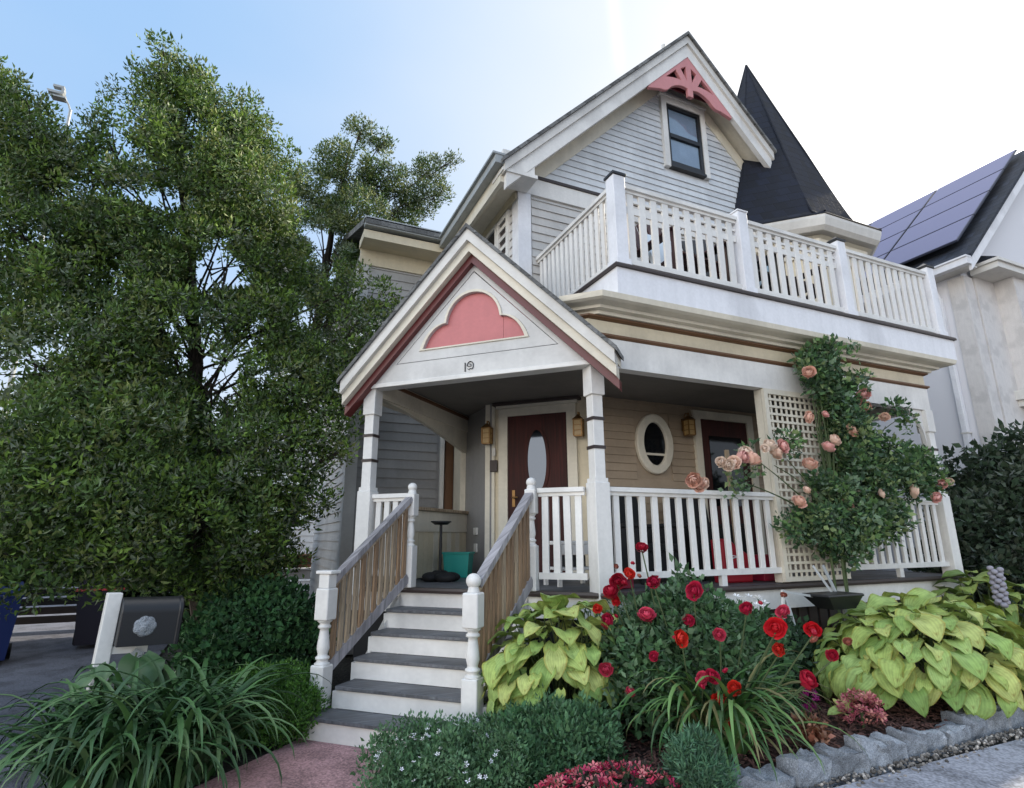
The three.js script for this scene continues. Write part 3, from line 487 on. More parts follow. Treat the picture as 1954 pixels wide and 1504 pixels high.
// ------------------------------------------------------------ neighbouring house on the right, with solar panels
{
  const n = thing('neighbor_house', 'pale grey rendered house with solar panels on its dark roof and a white downspout', 'house', [15.5, 0, -12]);
  const x0 = 12.0, ax = 15.6, x1 = 19.2, zf = -5.6, ey = 6.55, sl = 0.93, ay = ey + (ax - 11.72) * sl;
  const wall = part(n, 'wall', [box(x0, x1, 0, 6.5, -22, zf), (() => { const g = extr(shapeOf([[x0, 6.48], [x1, 6.48], [ax, 6.48 + (ax - x0) * sl]]), 0.2); g.translate(0, 0, zf - 0.2); return g; })()], M.stucco);
  part(n, 'front_wall', box(x0 + 0.30, x1, 0, 6.42, zf, zf + 0.06), M.stuccoWarm);
  part(n, 'corner_board', [box(x0 - 0.03, x0 + 0.26, 0, 6.4, zf, zf + 0.045), box(x0 - 0.03, x0, 0, 6.4, zf - 0.24, zf - 0.002)], M.stuccoWarm);
  const slope = (y, th) => shapeOf([[11.72, ey + y], [ax, ay + y], [19.48, ey + y], [19.48, ey + y - th], [ax, ay + y - th], [11.72, ey + y - th]]);
  const ex = (s, z0, z1) => { const g = extr(s, z1 - z0); g.translate(0, 0, z0); return g; };
  const roof = part(n, 'roof', ex(slope(0.12, 0.08), -22, zf + 0.36), M.shingleDark);
  part(n, 'rake_board', ex(slope(0.035, 0.24), zf + 0.28, zf + 0.33), M.whiteCool);
  part(n, 'roof_soffit', ex(slope(-0.03, 0.04), -22, zf + 0.278), M.greyWhite);
  part(n, 'gutter', [box(11.58, 11.72, ey - 0.10, ey + 0.04, -22, zf + 0.34), box(11.55, 11.74, ey + 0.03, ey + 0.06, -22, zf + 0.35)], M.whiteCool);
  part(n, 'eave_soffit', box(11.72, x0, ey - 0.10, ey - 0.06, -22, zf + 0.28), M.greyWhite);
  const ds = part(n, 'downspout', [tube([[11.66, ey - 0.06, -6.0], [11.68, ey - 0.2, -6.0], [11.85, ey - 0.36, -6.02], [11.93, ey - 0.5, -6.02]], 0.055, 16, 8), rbox(11.88, 11.985, 0.3, ey - 0.45, -6.07, -5.97, 0.015)], M.whiteCool);
  for (const y of [1.6, 3.4, 5.2]) part(ds, 'strap', box(11.872, 11.995, y, y + 0.03, -6.085, -5.955), M.greyWhite);
  // panels lie on the slope that faces the grey house
  const al = Math.atan(sl), ud = V(Math.cos(al), Math.sin(al), 0), nn = V(-Math.sin(al), Math.cos(al), 0);
  const pm = (u, z) => new THREE.Matrix4().makeBasis(ud, nn, V(0, 0, 1)).setPosition(11.72 + ud.x * u + nn.x * 0.16, ey + 0.13 + ud.y * u + nn.y * 0.16, z);
  const pg = new RoundedBoxGeometry(1.10, 0.04, 1.68, 1, 0.004), cg = new THREE.BoxGeometry(1.06, 0.006, 1.64); worldUV(pg); worldUV(cg);
  for (let i = 0; i < 4; i++) for (let j = 0; j < 7; j++) { const m = pm(0.45 + 0.56 + i * 1.13, zf + 0.10 - 0.85 - j * 1.72); const p = piece(roof, 'solar_panel', pg, M.solarFrame, m); const c = shade(new THREE.Mesh(cg, M.solar)); c.name = 'panel_glass'; c.applyMatrix4(m.clone().multiply(T(0, 0.021, 0))); c.position.sub(n.$b); c.$b = n.$b; roof.add(c); }
  // pent roof, bay with window, vent
  const pent = part(n, 'pent_roof', (() => { const g = hexa([[12.42, 6.62, zf], [19, 6.62, zf], [19, 7.0, zf], [12.75, 7.0, zf], [12.32, 6.60, zf + 0.5], [19, 6.60, zf + 0.5], [19, 6.66, zf + 0.5], [12.32, 6.66, zf + 0.5]]); return g; })(), M.shingleDark);
  part(n, 'pent_fascia', [box(12.2, 19, 6.42, 6.60, zf + 0.06, zf + 0.52), box(12.16, 19, 6.54, 6.60, zf + 0.06, zf + 0.56)], M.greyWhite);
  part(n, 'bay', box(12.95, 16.5, 4.2, 6.42, zf + 0.06, zf + 0.38), M.stuccoWarm);
  part(n, 'bay_sill', [box(12.8, 16.6, 4.02, 4.2, zf + 0.06, zf + 0.5), box(12.86, 16.55, 3.9, 4.02, zf + 0.06, zf + 0.42)], M.greyWhite);
  const w = part(n, 'window', [box(13.3, 13.48, 4.45, 6.2, zf + 0.38, zf + 0.44), box(14.9, 15.08, 4.45, 6.2, zf + 0.38, zf + 0.44), box(13.48, 14.9, 6.02, 6.2, zf + 0.38, zf + 0.44), box(13.48, 14.9, 4.45, 4.58, zf + 0.38, zf + 0.44)], M.whiteCool);
  part(w, 'pane', box(13.48, 14.9, 4.58, 6.02, zf + 0.385, zf + 0.395), M.darkGlass); part(w, 'sash', box(13.48, 14.9, 5.25, 5.32, zf + 0.396, zf + 0.42), M.whiteCool);
  const v = new THREE.CylinderGeometry(0.28, 0.28, 0.06, 24); v.rotateX(Math.PI / 2); v.translate(15.2, 8.15, zf + 0.03); part(n, 'round_vent', v, M.greyWhite);
}
// ------------------------------------------------------------ white house seen through the gap on the left
{
  const n = thing('white_house', 'white clapboard house far behind, glimpsed between the tree and the porch', 'house', [2, 0, -24]);
  const w = part(n, 'wall', [box(0.2, 3.9, 0, 5.0, -28, -20), (() => { const g = extr(shapeOf([[0.2, 4.98], [3.9, 4.98], [2.05, 6.9]]), 0.2); g.translate(0, 0, -20.2); return g; })()], M.sidingWhite);
  clapboards(w, 0.3, 5.0, 0.2, () => [0.4, 3.7], [[0.7, 1.6, 1.9, 3.3]], T(0, 0, -20), vary(M.sidingWhite), 31);
  part(n, 'corner_board', [box(3.7, 3.93, 0, 5.0, -20, -19.95)], M.whiteCool);
  part(n, 'corner_board', [box(0.17, 0.4, 0, 5.0, -20, -19.95)], M.whiteCool);
  part(n, 'roof', (() => { const g = extr(shapeOf([[-0.1, 4.75], [2.05, 7.0], [4.2, 4.75], [4.2, 4.9], [2.05, 7.15], [-0.1, 4.9]]), 8.6); g.translate(0, 0, -28.3); return g; })(), M.shingleDark);
  for (const x of [0.7]) { const f = part(n, 'window', [box(x, x + 0.1, 1.9, 3.3, -20, -19.94), box(x + 0.8, x + 0.9, 1.9, 3.3, -20, -19.94), box(x + 0.1, x + 0.8, 3.2, 3.3, -20, -19.94), box(x + 0.1, x + 0.8, 1.9, 2.0, -20, -19.94)], M.whiteCool); part(f, 'pane', box(x + 0.1, x + 0.8, 2.0, 3.2, -19.99, -19.98), M.darkGlass); }
}
{ // dark garden fence along the back of the driveway
  const f = thing('wooden_fence', 'dark horizontal slat fence across the end of the driveway', 'fence', [-4, 0, -13.5]);
  for (let y = 0.12; y < 1.7; y += 0.155) for (let x = -9; x < 0.6; x += 2.4) part(f, 'slat', box(x + 0.06, x + 2.34, y, y + 0.125, -13.52, -13.495), hash2(Math.round(x * 10), Math.round(y * 100), 3) > 0.5 ? M.darkBrown : M.blackSoft);
  for (let x = -9; x < 1; x += 2.4) part(f, 'fence_post', box(x - 0.05, x + 0.05, 0, 1.8, -13.6, -13.521), M.darkBrown);
}
{ // white garden table with a brown crate, by the white house
  const t = thing('garden_table', 'small white table with splayed legs in the gap left of the porch', 'table', [0.95, 0, -14.2]);
  part(t, 'table_top', rbox(0.45, 1.75, 0.90, 0.96, -14.5, -13.9, 0.02), M.whiteCool);
  part(t, 'table_skirt', [rbox(0.48, 1.72, 0.72, 0.90, -14.46, -13.94, 0.02)], M.whiteCool);
  for (const [x, dx] of [[0.52, -0.12], [1.66, 0.12]]) for (const z of [-14.42, -13.98]) part(t, 'leg', bar([x, 0.75, z], [x + dx, 0, z], 0.06, 0.06), M.whiteCool);
  single('crate', [rbox(0.75, 1.35, 0.965, 1.25, -14.4, -14.0, 0.03)].concat([1.0, 1.1, 1.2].map((y) => box(0.74, 1.36, y, y + 0.012, -14.41, -13.99))), M.brown, 'dark brown crate standing on the white garden table', 'crate');
}
// ------------------------------------------------------------ bins
function wheelieBin(name, label, x, z, turn, body, lidM, h = 1.05, stripe) {
  const o = thing(name, label, 'wheelie bin', [x, 0, z]); o.rotation.y = turn; o.$b = V(0, 0, 0);
  part(o, 'body', hexa([[-0.25, 0.06, -0.28], [0.25, 0.06, -0.28], [0.30, h - 0.1, -0.36], [-0.30, h - 0.1, -0.36], [-0.23, 0.06, 0.22], [0.23, 0.06, 0.22], [0.29, h - 0.1, 0.34], [-0.29, h - 0.1, 0.34]]), body);
  part(o, 'rim', rbox(-0.32, 0.32, h - 0.13, h - 0.08, -0.38, 0.37, 0.015), body);
  part(o, 'lid', hexa([[-0.31, h - 0.078, -0.40], [0.31, h - 0.078, -0.40], [0.29, h + 0.03, -0.38], [-0.29, h + 0.03, -0.38], [-0.31, h - 0.078, 0.37], [0.31, h - 0.078, 0.37], [0.27, h - 0.01, 0.34], [-0.27, h - 0.01, 0.34]]), lidM);
  for (const s of [-1, 1]) { const w = new THREE.CylinderGeometry(0.1, 0.1, 0.05, 20); w.rotateZ(Math.PI / 2); w.translate(s * 0.27, 0.1, -0.3); part(o, 'wheel', w, M.blackSoft); }
  part(o, 'handle', tube([[-0.24, h - 0.03, -0.40], [-0.24, h, -0.47], [0.24, h, -0.47], [0.24, h - 0.03, -0.40]], 0.018), body);
  if (stripe) part(o, 'stripe', rbox(-0.31, 0.31, h - 0.32, h - 0.29, -0.2, 0.345, 0.005), stripe);
}
const blue = std([0.010, 0.022, 0.10], { roughness: 0.35 }), navy = std([0.012, 0.010, 0.022], { roughness: 0.4 });
wheelieBin('blue_bin', 'blue wheelie bin at the left edge by the driveway', -3.05, -10.2, 0.3, blue, blue, 0.98);
wheelieBin('dark_bin', 'dark bin with a thin red stripe behind the white mailbox post', -2.02, -11.2, 0.1, navy, navy, 1.15, std([0.45, 0.04, 0.05]));
// ------------------------------------------------------------ mailbox
{
  const o = thing('mailbox', 'black domed mailbox with a pale stone rosette on a white post', 'mailbox', [-1.0, 0, -5.74]); o.rotation.set(0, 0.30, -0.045); o.$b = V(0, 0, 0);
  part(o, 'post', [rbox(-0.052, 0.052, 0, 1.16, -0.052, 0.052, 0.008)], M.white);
  part(o, 'brace_post', [rbox(0.20, 0.28, 0, 0.76, -0.04, 0.04, 0.006), rbox(0.052, 0.30, 0.70, 0.76, -0.039, 0.039, 0.004)], M.white);
  part(o, 'brace', bar([0.03, 0.42, 0.06], [0.24, 0.72, 0.06], 0.025, 0.07), M.gutter);
  const s = new THREE.Shape(); s.moveTo(-0.11, 0.77); s.lineTo(0.11, 0.77); s.lineTo(0.11, 1.01); s.absarc(0, 1.01, 0.11, 0, Math.PI, false); s.lineTo(-0.11, 0.77);
  const g = extr(s, 0.40, 0.006); g.rotateY(Math.PI / 2); g.translate(0.06, 0.0, 0.03); const b = part(o, 'box', g, M.black);
  const d = extr(s, 0.02, 0.008); d.scale(1.05, 1.02, 1); d.rotateY(Math.PI / 2); d.translate(0.465, -0.017, 0.03); part(b, 'door', d, M.iron);
  const em = []; for (let i = 0; i < 7; i++) { const a = i / 7 * Math.PI * 2; const q = new THREE.SphereGeometry(0.045, 12, 8); q.scale(1, 1, 0.35); q.translate(0.23 + 0.04 * Math.cos(a), 0.91 + 0.036 * Math.sin(a), 0.145); em.push(q); } const q0 = new THREE.SphereGeometry(0.05, 12, 8); q0.scale(1, 1, 0.4); q0.translate(0.23, 0.91, 0.15); em.push(q0);
  part(b, 'rosette', em, M.stone);
}
// ------------------------------------------------------------ street lamp far off above the left tree
{
  const o = thing('street_lamp', 'grey street lamp head standing above the left tree', 'street lamp', [-9.9, 0, -28.4]);
  const L6 = (gs) => gs.map((g) => { g.translate(9.95, -21.4, 28.4); g.scale(0.6, 0.6, 0.6); g.translate(-9.95, 21.4, -28.4); return g; });
  part(o, 'pole', (() => { const c = new THREE.CylinderGeometry(0.06, 0.11, 20.75, 10); c.translate(-9.38, 10.37, -28.4); return c; })(), M.gutter);
  part(o, 'arm', L6([tube([[-9.0, 20.2, -28.4], [-9.3, 20.9, -28.4], [-9.7, 21.1, -28.4]], 0.07), rbox(-10.3, -9.35, 21.0, 21.14, -28.7, -28.1, 0.02)]), M.gutter);
  part(o, 'lamp_head', L6([hexa([[-10.5, 21.3, -28.7], [-9.6, 21.3, -28.7], [-9.5, 21.5, -28.7], [-10.6, 21.5, -28.7], [-10.5, 21.3, -28.1], [-9.6, 21.3, -28.1], [-9.5, 21.5, -28.1], [-10.6, 21.5, -28.1]]), rbox(-9.75, -9.55, 21.5, 21.9, -28.6, -28.2, 0.02), rbox(-10.3, -9.6, 21.9, 22.1, -28.6, -28.2, 0.02)]), M.gutter);
}
// ------------------------------------------------------------ things on the porch
{
  const o = thing('patio_heater', 'slim black pole stand with a round top in front of the porch half wall', 'pole stand', E3(-3.45, 1.08, -6.55));
  const b = o.$b; const c = (r0, r1, h, y) => { const g = new THREE.CylinderGeometry(r0, r1, h, 24); g.translate(b.x, y + h / 2, b.z); return g; };
  part(o, 'pole', c(0.018, 0.018, 0.62, 1.12), M.black); part(o, 'base', [c(0.17, 0.24, 0.06, 1.082), c(0.07, 0.15, 0.05, 1.14)], M.blackSoft); part(o, 'top', [c(0.12, 0.08, 0.03, 1.74), c(0.13, 0.13, 0.015, 1.77)], M.black);
}
{
  const o = thing('storage_tub', 'turquoise plastic tub standing on the porch floor by the half wall', 'tub', E3(-3.42, 1.08, -7.0)); o.rotation.y = -0.6; o.$b = V(0, 1.08, 0);
  const teal = std([0.012, 0.28, 0.23], { roughness: 0.4 });
  part(o, 'tub', hexa([[-0.15, 1.085, -0.11], [0.15, 1.085, -0.11], [0.175, 1.39, -0.13], [-0.175, 1.39, -0.13], [-0.15, 1.085, 0.11], [0.15, 1.085, 0.11], [0.175, 1.39, 0.13], [-0.175, 1.39, 0.13]]), teal);
  part(o, 'rim', rbox(-0.19, 0.19, 1.375, 1.40, -0.145, 0.145, 0.01), teal);
}
function E3(t, y, s) { const v = V(t, y, s).applyMatrix4(ENTRY); return [v.x, v.y, v.z]; }
{
  const mk = (name, label, t, s, m, sc) => { const g = []; for (let i = 0; i < 5; i++) { const b = new THREE.IcosahedronGeometry(0.12 * sc, 2); b.scale(1.3, 0.55, 0.9); b.rotateY(i * 1.3); const p = E3(t + rr(-0.14, 0.14) * sc, 1.13, s + rr(-0.1, 0.1) * sc); b.translate(...p); g.push(b); } single(name, g, m, label, 'bag'); };
  mk('dark_bag', 'crumpled black bag lying round the foot of the pole stand', -3.3, -6.25, M.blackSoft, 0.9); mk('dark_shoes', 'heap of dark shoes on the porch floor by the entry wall', -2.95, -7.05, std([0.012, 0.014, 0.03], { roughness: 0.5 }), 0.7);
}
{ // outlet plates low on the side wall
  const o = single('meter_box', [rbox(2.915, 2.948, 1.62, 1.72, -7.86, -7.74, 0.006), rbox(2.92, 2.947, 1.38, 1.50, -7.85, -7.75, 0.006)], M.greyWhite, 'pair of small pale outlet boxes on the wall left of the front door', 'outlet box');
}
{
  const o = thing('side_table', 'small white shelf table behind the short railing right of the stairs', 'side table', [3.2, 1.08, -5.55]);
  part(o, 'table_top', rbox(2.95, 3.45, 1.50, 1.54, -5.75, -5.4, 0.01), M.white); part(o, 'shelf', rbox(2.98, 3.42, 1.24, 1.27, -5.73, -5.42, 0.01), M.white); part(o, 'apron', rbox(2.98, 3.42, 1.40, 1.50, -5.42, -5.40, 0.006), M.white);
  for (const x of [2.97, 3.43]) for (const z of [-5.73, -5.42]) part(o, 'leg', box(x - 0.02, x + 0.02, 1.082, 1.50, z - 0.02, z + 0.02), M.white);
  single('black_box', [rbox(3.12, 3.34, 1.272, 1.39, -5.68, -5.5, 0.01)], M.black, 'small black box on the shelf of the white side table', 'box');
}
function porchChair(label, x, z, turn, cushion) {
  const o = thing('porch_chair', label, 'chair', [x, 1.08, z], 'black chairs behind the front railing'); o.rotation.y = turn; o.$b = V(0, 0, 0); const Y = (g) => g;
  part(o, 'seat', rbox(-0.30, 0.30, 0.34, 0.42, -0.28, 0.30, 0.02), M.blackSoft); part(o, 'backrest', bar([0, 0.40, -0.28], [0, 0.98, -0.40], 0.6, 0.06, V(0, 0, 1)), M.blackSoft);
  for (const s of [-1, 1]) { part(o, 'armrest', rbox(s * 0.33 - 0.05, s * 0.33 + 0.05, 0.60, 0.65, -0.34, 0.30, 0.02), M.blackSoft); part(o, 'side_panel', rbox(s * 0.33 - 0.03, s * 0.33 + 0.03, 0.1, 0.60, -0.30, 0.28, 0.01), M.blackSoft); for (const z1 of [-0.27, 0.26]) part(o, 'leg', box(s * 0.29 - 0.025, s * 0.29 + 0.025, 0.004, 0.34, z1 - 0.025, z1 + 0.025), M.black); }
  part(o, 'seat_front', rbox(-0.30, 0.30, 0.1, 0.34, 0.24, 0.28, 0.01), M.blackSoft);
  return o;
}
porchChair('black porch chair behind the railing just right of the corner post', 4.15, -5.55, 0.15);
porchChair('black porch chair with the red lettered bag leaning in front of it', 5.15, -5.62, -0.1);
{
  const red = std([0.36, 0.008, 0.022], { roughness: 0.55 });
  const o = thing('red_bag', 'red bag with white lettering standing behind the front railing', 'bag', [4.98, 1.08, -5.05]);
  const s = new THREE.Shape(); s.moveTo(-0.19, 0); s.lineTo(0.19, 0); s.lineTo(0.21, 0.22); s.quadraticCurveTo(0.12, 0.30, 0.02, 0.33); s.quadraticCurveTo(-0.1, 0.46, -0.2, 0.42); s.lineTo(-0.19, 0);
  const g = extr(s, 0.14, 0.02); g.applyMatrix4(T(4.98, 1.105, -5.13)); part(o, 'body', g, red);
  // its white mark and a line of small letters
  const W = std([0.75, 0.72, 0.74]); part(o, 'mark', tube([[4.86, 1.33, -4.965], [4.90, 1.37, -4.965], [4.96, 1.36, -4.965], [4.88, 1.34, -4.965]], 0.007, 20), W);
  const w = []; let x = 4.86; for (const k of 'trooonr') { const h = k === 't' ? 0.032 : 0.022; if (k === 'o') { const t = new THREE.TorusGeometry(0.009, 0.0035, 6, 14); t.translate(x + 0.01, 1.221, -4.967); w.push(t); } else w.push(box(x, x + 0.005, 1.21, 1.21 + h, -4.97, -4.964), box(x, x + 0.014, 1.21 + 0.018, 1.21 + 0.022, -4.97, -4.964), ...(k === 'n' ? [box(x + 0.012, x + 0.016, 1.21, 1.23, -4.97, -4.964)] : [])); x += 0.027; } part(o, 'lettering', w, W);
  single('red_box', [rbox(5.36, 5.72, 1.085, 1.37, -5.2, -4.98, 0.012)], std([0.34, 0.01, 0.04], { roughness: 0.5 }), 'crimson box right of the red bag behind the railing', 'box');
  single('red_box', [rbox(3.28, 3.52, 1.085, 1.24, -5.1, -4.9, 0.012)], std([0.30, 0.012, 0.045], { roughness: 0.5 }), 'small crimson box on the deck beside the corner post', 'box');
}
{ // pale upright stake with leaves behind the railing
  single('wooden_stake', [bar([5.32, 1.085, -5.3], [5.30, 2.62, -5.3], 0.04, 0.04)], M.woodPale, 'pale wooden stake rising behind the porch railing left of the trellis', 'stake');
}
function deckChair(label, x, z, turn, mm, pillow) {
  const o = thing('deck_chair', label, 'chair', [x, 4.255, z], 'chairs on the balcony'); o.rotation.y = turn; o.scale.set(1.15, 1.32, 1.1); o.$b = V(0, 0, 0);
  for (let i = 0; i < 6; i++) part(o, 'back_slat', bar([-0.27 + i * 0.108, 0.36, -0.2], [-0.31 + i * 0.124, 1.0 - Math.abs(i - 2.5) * 0.03, -0.42], 0.095, 0.022, V(0, 0, 1)), mm);
  for (let i = 0; i < 5; i++) part(o, 'seat_slat', box(-0.28, 0.28, 0.36, 0.38, -0.2 + i * 0.1, -0.11 + i * 0.1), mm);
  for (const s of [-1, 1]) { part(o, 'armrest', rbox(s * 0.34 - 0.06, s * 0.34 + 0.06, 0.56, 0.585, -0.36, 0.34, 0.01), mm); part(o, 'leg', bar([s * 0.32, 0.57, 0.27], [s * 0.33, 0.004, 0.27], 0.03, 0.1), mm); part(o, 'leg', bar([s * 0.31, 0.38, 0.28], [s * 0.31, 0.01, -0.42], 0.03, 0.09), mm); }
  if (pillow) part(o, 'cushion', bar([0, 0.40, -0.16], [0, 0.80, -0.32], 0.5, 0.05, V(0, 0, 1)), pillow);
}
const maroon = std([0.085, 0.02, 0.022], { roughness: 0.5, map: rep(grainT, 1.2) });
deckChair('maroon deck chair with pale blue cushion behind the left balcony bay', 4.50, -4.92, 0.05, maroon, std([0.55, 0.62, 0.68]));
deckChair('near black deck chair beside the second balcony post', 5.32, -4.92, -0.1, M.black);
deckChair('dark slatted chair with grey blue cushion behind the middle balcony bay', 6.15, -4.9, 0.05, std([0.04, 0.022, 0.024]), std([0.22, 0.3, 0.34]));
// ------------------------------------------------------------ planter tray on grey legs, stones, rosettes on the deck front
{
  const o = thing('tray_planter', 'black boat shaped tray on thin grey legs in front of the porch trellis', 'planter', [5.35, 0, -4.15]);
  const rx = (k) => 5.37 + k; const p = (y, w, x0, x1) => [[x0, y, -4.15 - w], [x1, y, -4.15 - w], [x1, y, -4.15 + w], [x0, y, -4.15 + w]];
  const a = p(0.88, 0.09, 5.24, 5.55), b = p(1.0, 0.15, 5.12, 5.60);
  part(o, 'tray', [hexa([a[0], a[1], b[1], b[0], a[3], a[2], b[2], b[3]]), rbox(5.105, 5.615, 0.995, 1.025, -4.31, -3.99, 0.014)], M.black);
  part(o, 'leg', bar([4.86, 1.06, -4.3], [4.62, 0.02, -4.25], 0.025, 0.03), M.greyWhite); part(o, 'leg', bar([4.86, 1.06, -4.3], [5.08, 0.02, -4.25], 0.03, 0.03), M.gutter); part(o, 'leg', bar([4.88, 1.06, -4.32], [4.9, 0.02, -4.5], 0.025, 0.025), M.gutter);
  for (const [a1, b1] of [[[4.84, 1.05, -4.28], [5.14, 1.0, -4.2]], [[5.48, 1.02, -4.25], [5.38, 1.28, -4.35]], [[5.54, 1.02, -4.25], [5.53, 1.28, -4.35]]]) part(o, 'handle', bar(a1, b1, 0.022, 0.022), M.gutter);
  part(o, 'leg', bar([5.57, 1.0, -4.2], [5.59, 0.02, -4.2], 0.03, 0.03), M.gutter);
}
function rock(r, sx, sy, sz, seed) { const g = new THREE.IcosahedronGeometry(r, 3); const p = g.attributes.position; for (let i = 0; i < p.count; i++) { const x = p.getX(i), y = p.getY(i), z = p.getZ(i), k = 1 + 0.5 * (fbm(x / r * 1.2 + 10 + seed * 7, y / r * 1.2 + z / r * 0.9 + 10, 64, 90 + seed, 4) - 0.5); p.setXYZ(i, x * k * sx, y * k * sy, z * k * sz); } g.deleteAttribute('normal'); g.deleteAttribute('uv'); g.computeVertexNormals(); return g; }
{ // rough stone edging between bed and sidewalk: blocks with broken tops
  const o = thing('stone_edging', 'row of rough grey stone blocks edging the planting bed beside the sidewalk', 'stone edging', [4.5, 0, -3.15]);
  let x = 2.55, i = 0;
  while (x < 6.4) {
    const w = 0.20 + 0.20 * hash2(i, 1, 5), z = -3.10 - 0.04 * Math.sin(x * 1.3) - 0.02 * hash2(i, 2, 5) - 0.04 * (x - 2.5) * 0.5, h = 0.06 + 0.09 * hash2(i, 3, 5);
    const g = new THREE.BoxGeometry(w - 0.025, h + 0.12, 0.13 + 0.07 * hash2(i, 7, 5), 9, 6, 6); const p = g.attributes.position;
    for (let k = 0; k < p.count; k++) { const a = p.getX(k), b = p.getY(k), c = p.getZ(k), q = (s) => fbm(a * 9 + 20 + i * 3.1, b * 9 + c * 7 + 20, 256, 40 + s + i, 4) - 0.5; const tp = smooth(-0.02, 0.1, b); p.setXYZ(k, a + 0.05 * q(1), b + tp * (0.12 * q(2) - 0.08 * hash2(i, 9, 2) * (c + a)), c + 0.06 * q(3)); }
    g.deleteAttribute('normal'); const gg = clean(g); gg.computeVertexNormals(); gg.rotateY((hash2(i, 4, 5) - 0.5) * 0.3); gg.translate(x + w / 2, h / 2 - 0.03, z); part(o, 'stone', gg, [M.stone, tint(M.stone, 0.8), tint(M.stone, 1.1)][i % 3]); x += w; i++;
  }
}
{ // grit and crumbs at the foot of the edging, wood chips on the bed
  const g = new THREE.IcosahedronGeometry(0.012, 0), n = 700, im = new THREE.InstancedMesh(g, std([1, 1, 1], { roughness: 0.9 }), n), m = new THREE.Matrix4(), c = new THREE.Color();
  for (let i = 0; i < n; i++) { const x = rr(2.4, 6.2); m.makeRotationFromEuler(new THREE.Euler(rnd() * 6, rnd() * 6, 0)); const s = rr(0.4, 1.5); m.scale(V(s, s * 0.7, s)); m.setPosition(x, rr(0.018, 0.03), -2.97 - 0.06 * (x - 2.5) * 0.35 + Math.abs(rr(-1, 1) * rr(0, 0.22)) - 0.02); im.setMatrixAt(i, m); const k = rnd() > 0.85 ? 0.5 : rr(0.05, 0.25); im.setColorAt(i, c.setRGB(k, k * 0.9, k * 0.8)); }
  im.name = 'gravel'; im.userData = { label: 'grit and crumbs of stone along the foot of the edging', category: 'grit', kind: 'stuff' }; scene.add(shade(im));
  const cg = new THREE.BoxGeometry(0.05, 0.006, 0.014), k = 5000, ch = new THREE.InstancedMesh(cg, std([1, 1, 1], { roughness: 0.95 }), k);
  for (let i = 0; i < k; i++) { const x = rr(2.4, 9), z = rr(-4.6, -3.2); m.makeRotationFromEuler(new THREE.Euler(rr(-0.4, 0.4), rnd() * 6, rr(-0.4, 0.4))); const s = rr(0.5, 1.4); m.scale(V(s, 1, s)); m.setPosition(x, 0.055 + 0.05 * fbm((x - 8.2) * 1.3 + 20, (z + 5.28) * 1.3 + 20, 64, 77, 4) + 0.012, z); ch.setMatrixAt(i, m); const b = rr(0.5, 1.5); ch.setColorAt(i, c.setRGB(0.11 * b, 0.052 * b, 0.04 * b)); }
  ch.name = 'wood_chips'; ch.userData = { label: 'reddish brown wood chips covering the planting bed', category: 'mulch', kind: 'stuff' }; scene.add(shade(ch));
}

// ------------------------------------------------------------ plants
const leafM = (o = {}) => new THREE.MeshPhysicalMaterial({ color: lin(1, 1, 1), roughness: 0.75, side: THREE.DoubleSide, transmission: 0.36, thickness: 0, specularIntensity: 0.35, ...o });
const foliageM = leafM({ vertexColors: true }), glossyM = std([1, 1, 1], { roughness: 0.5, vertexColors: true });
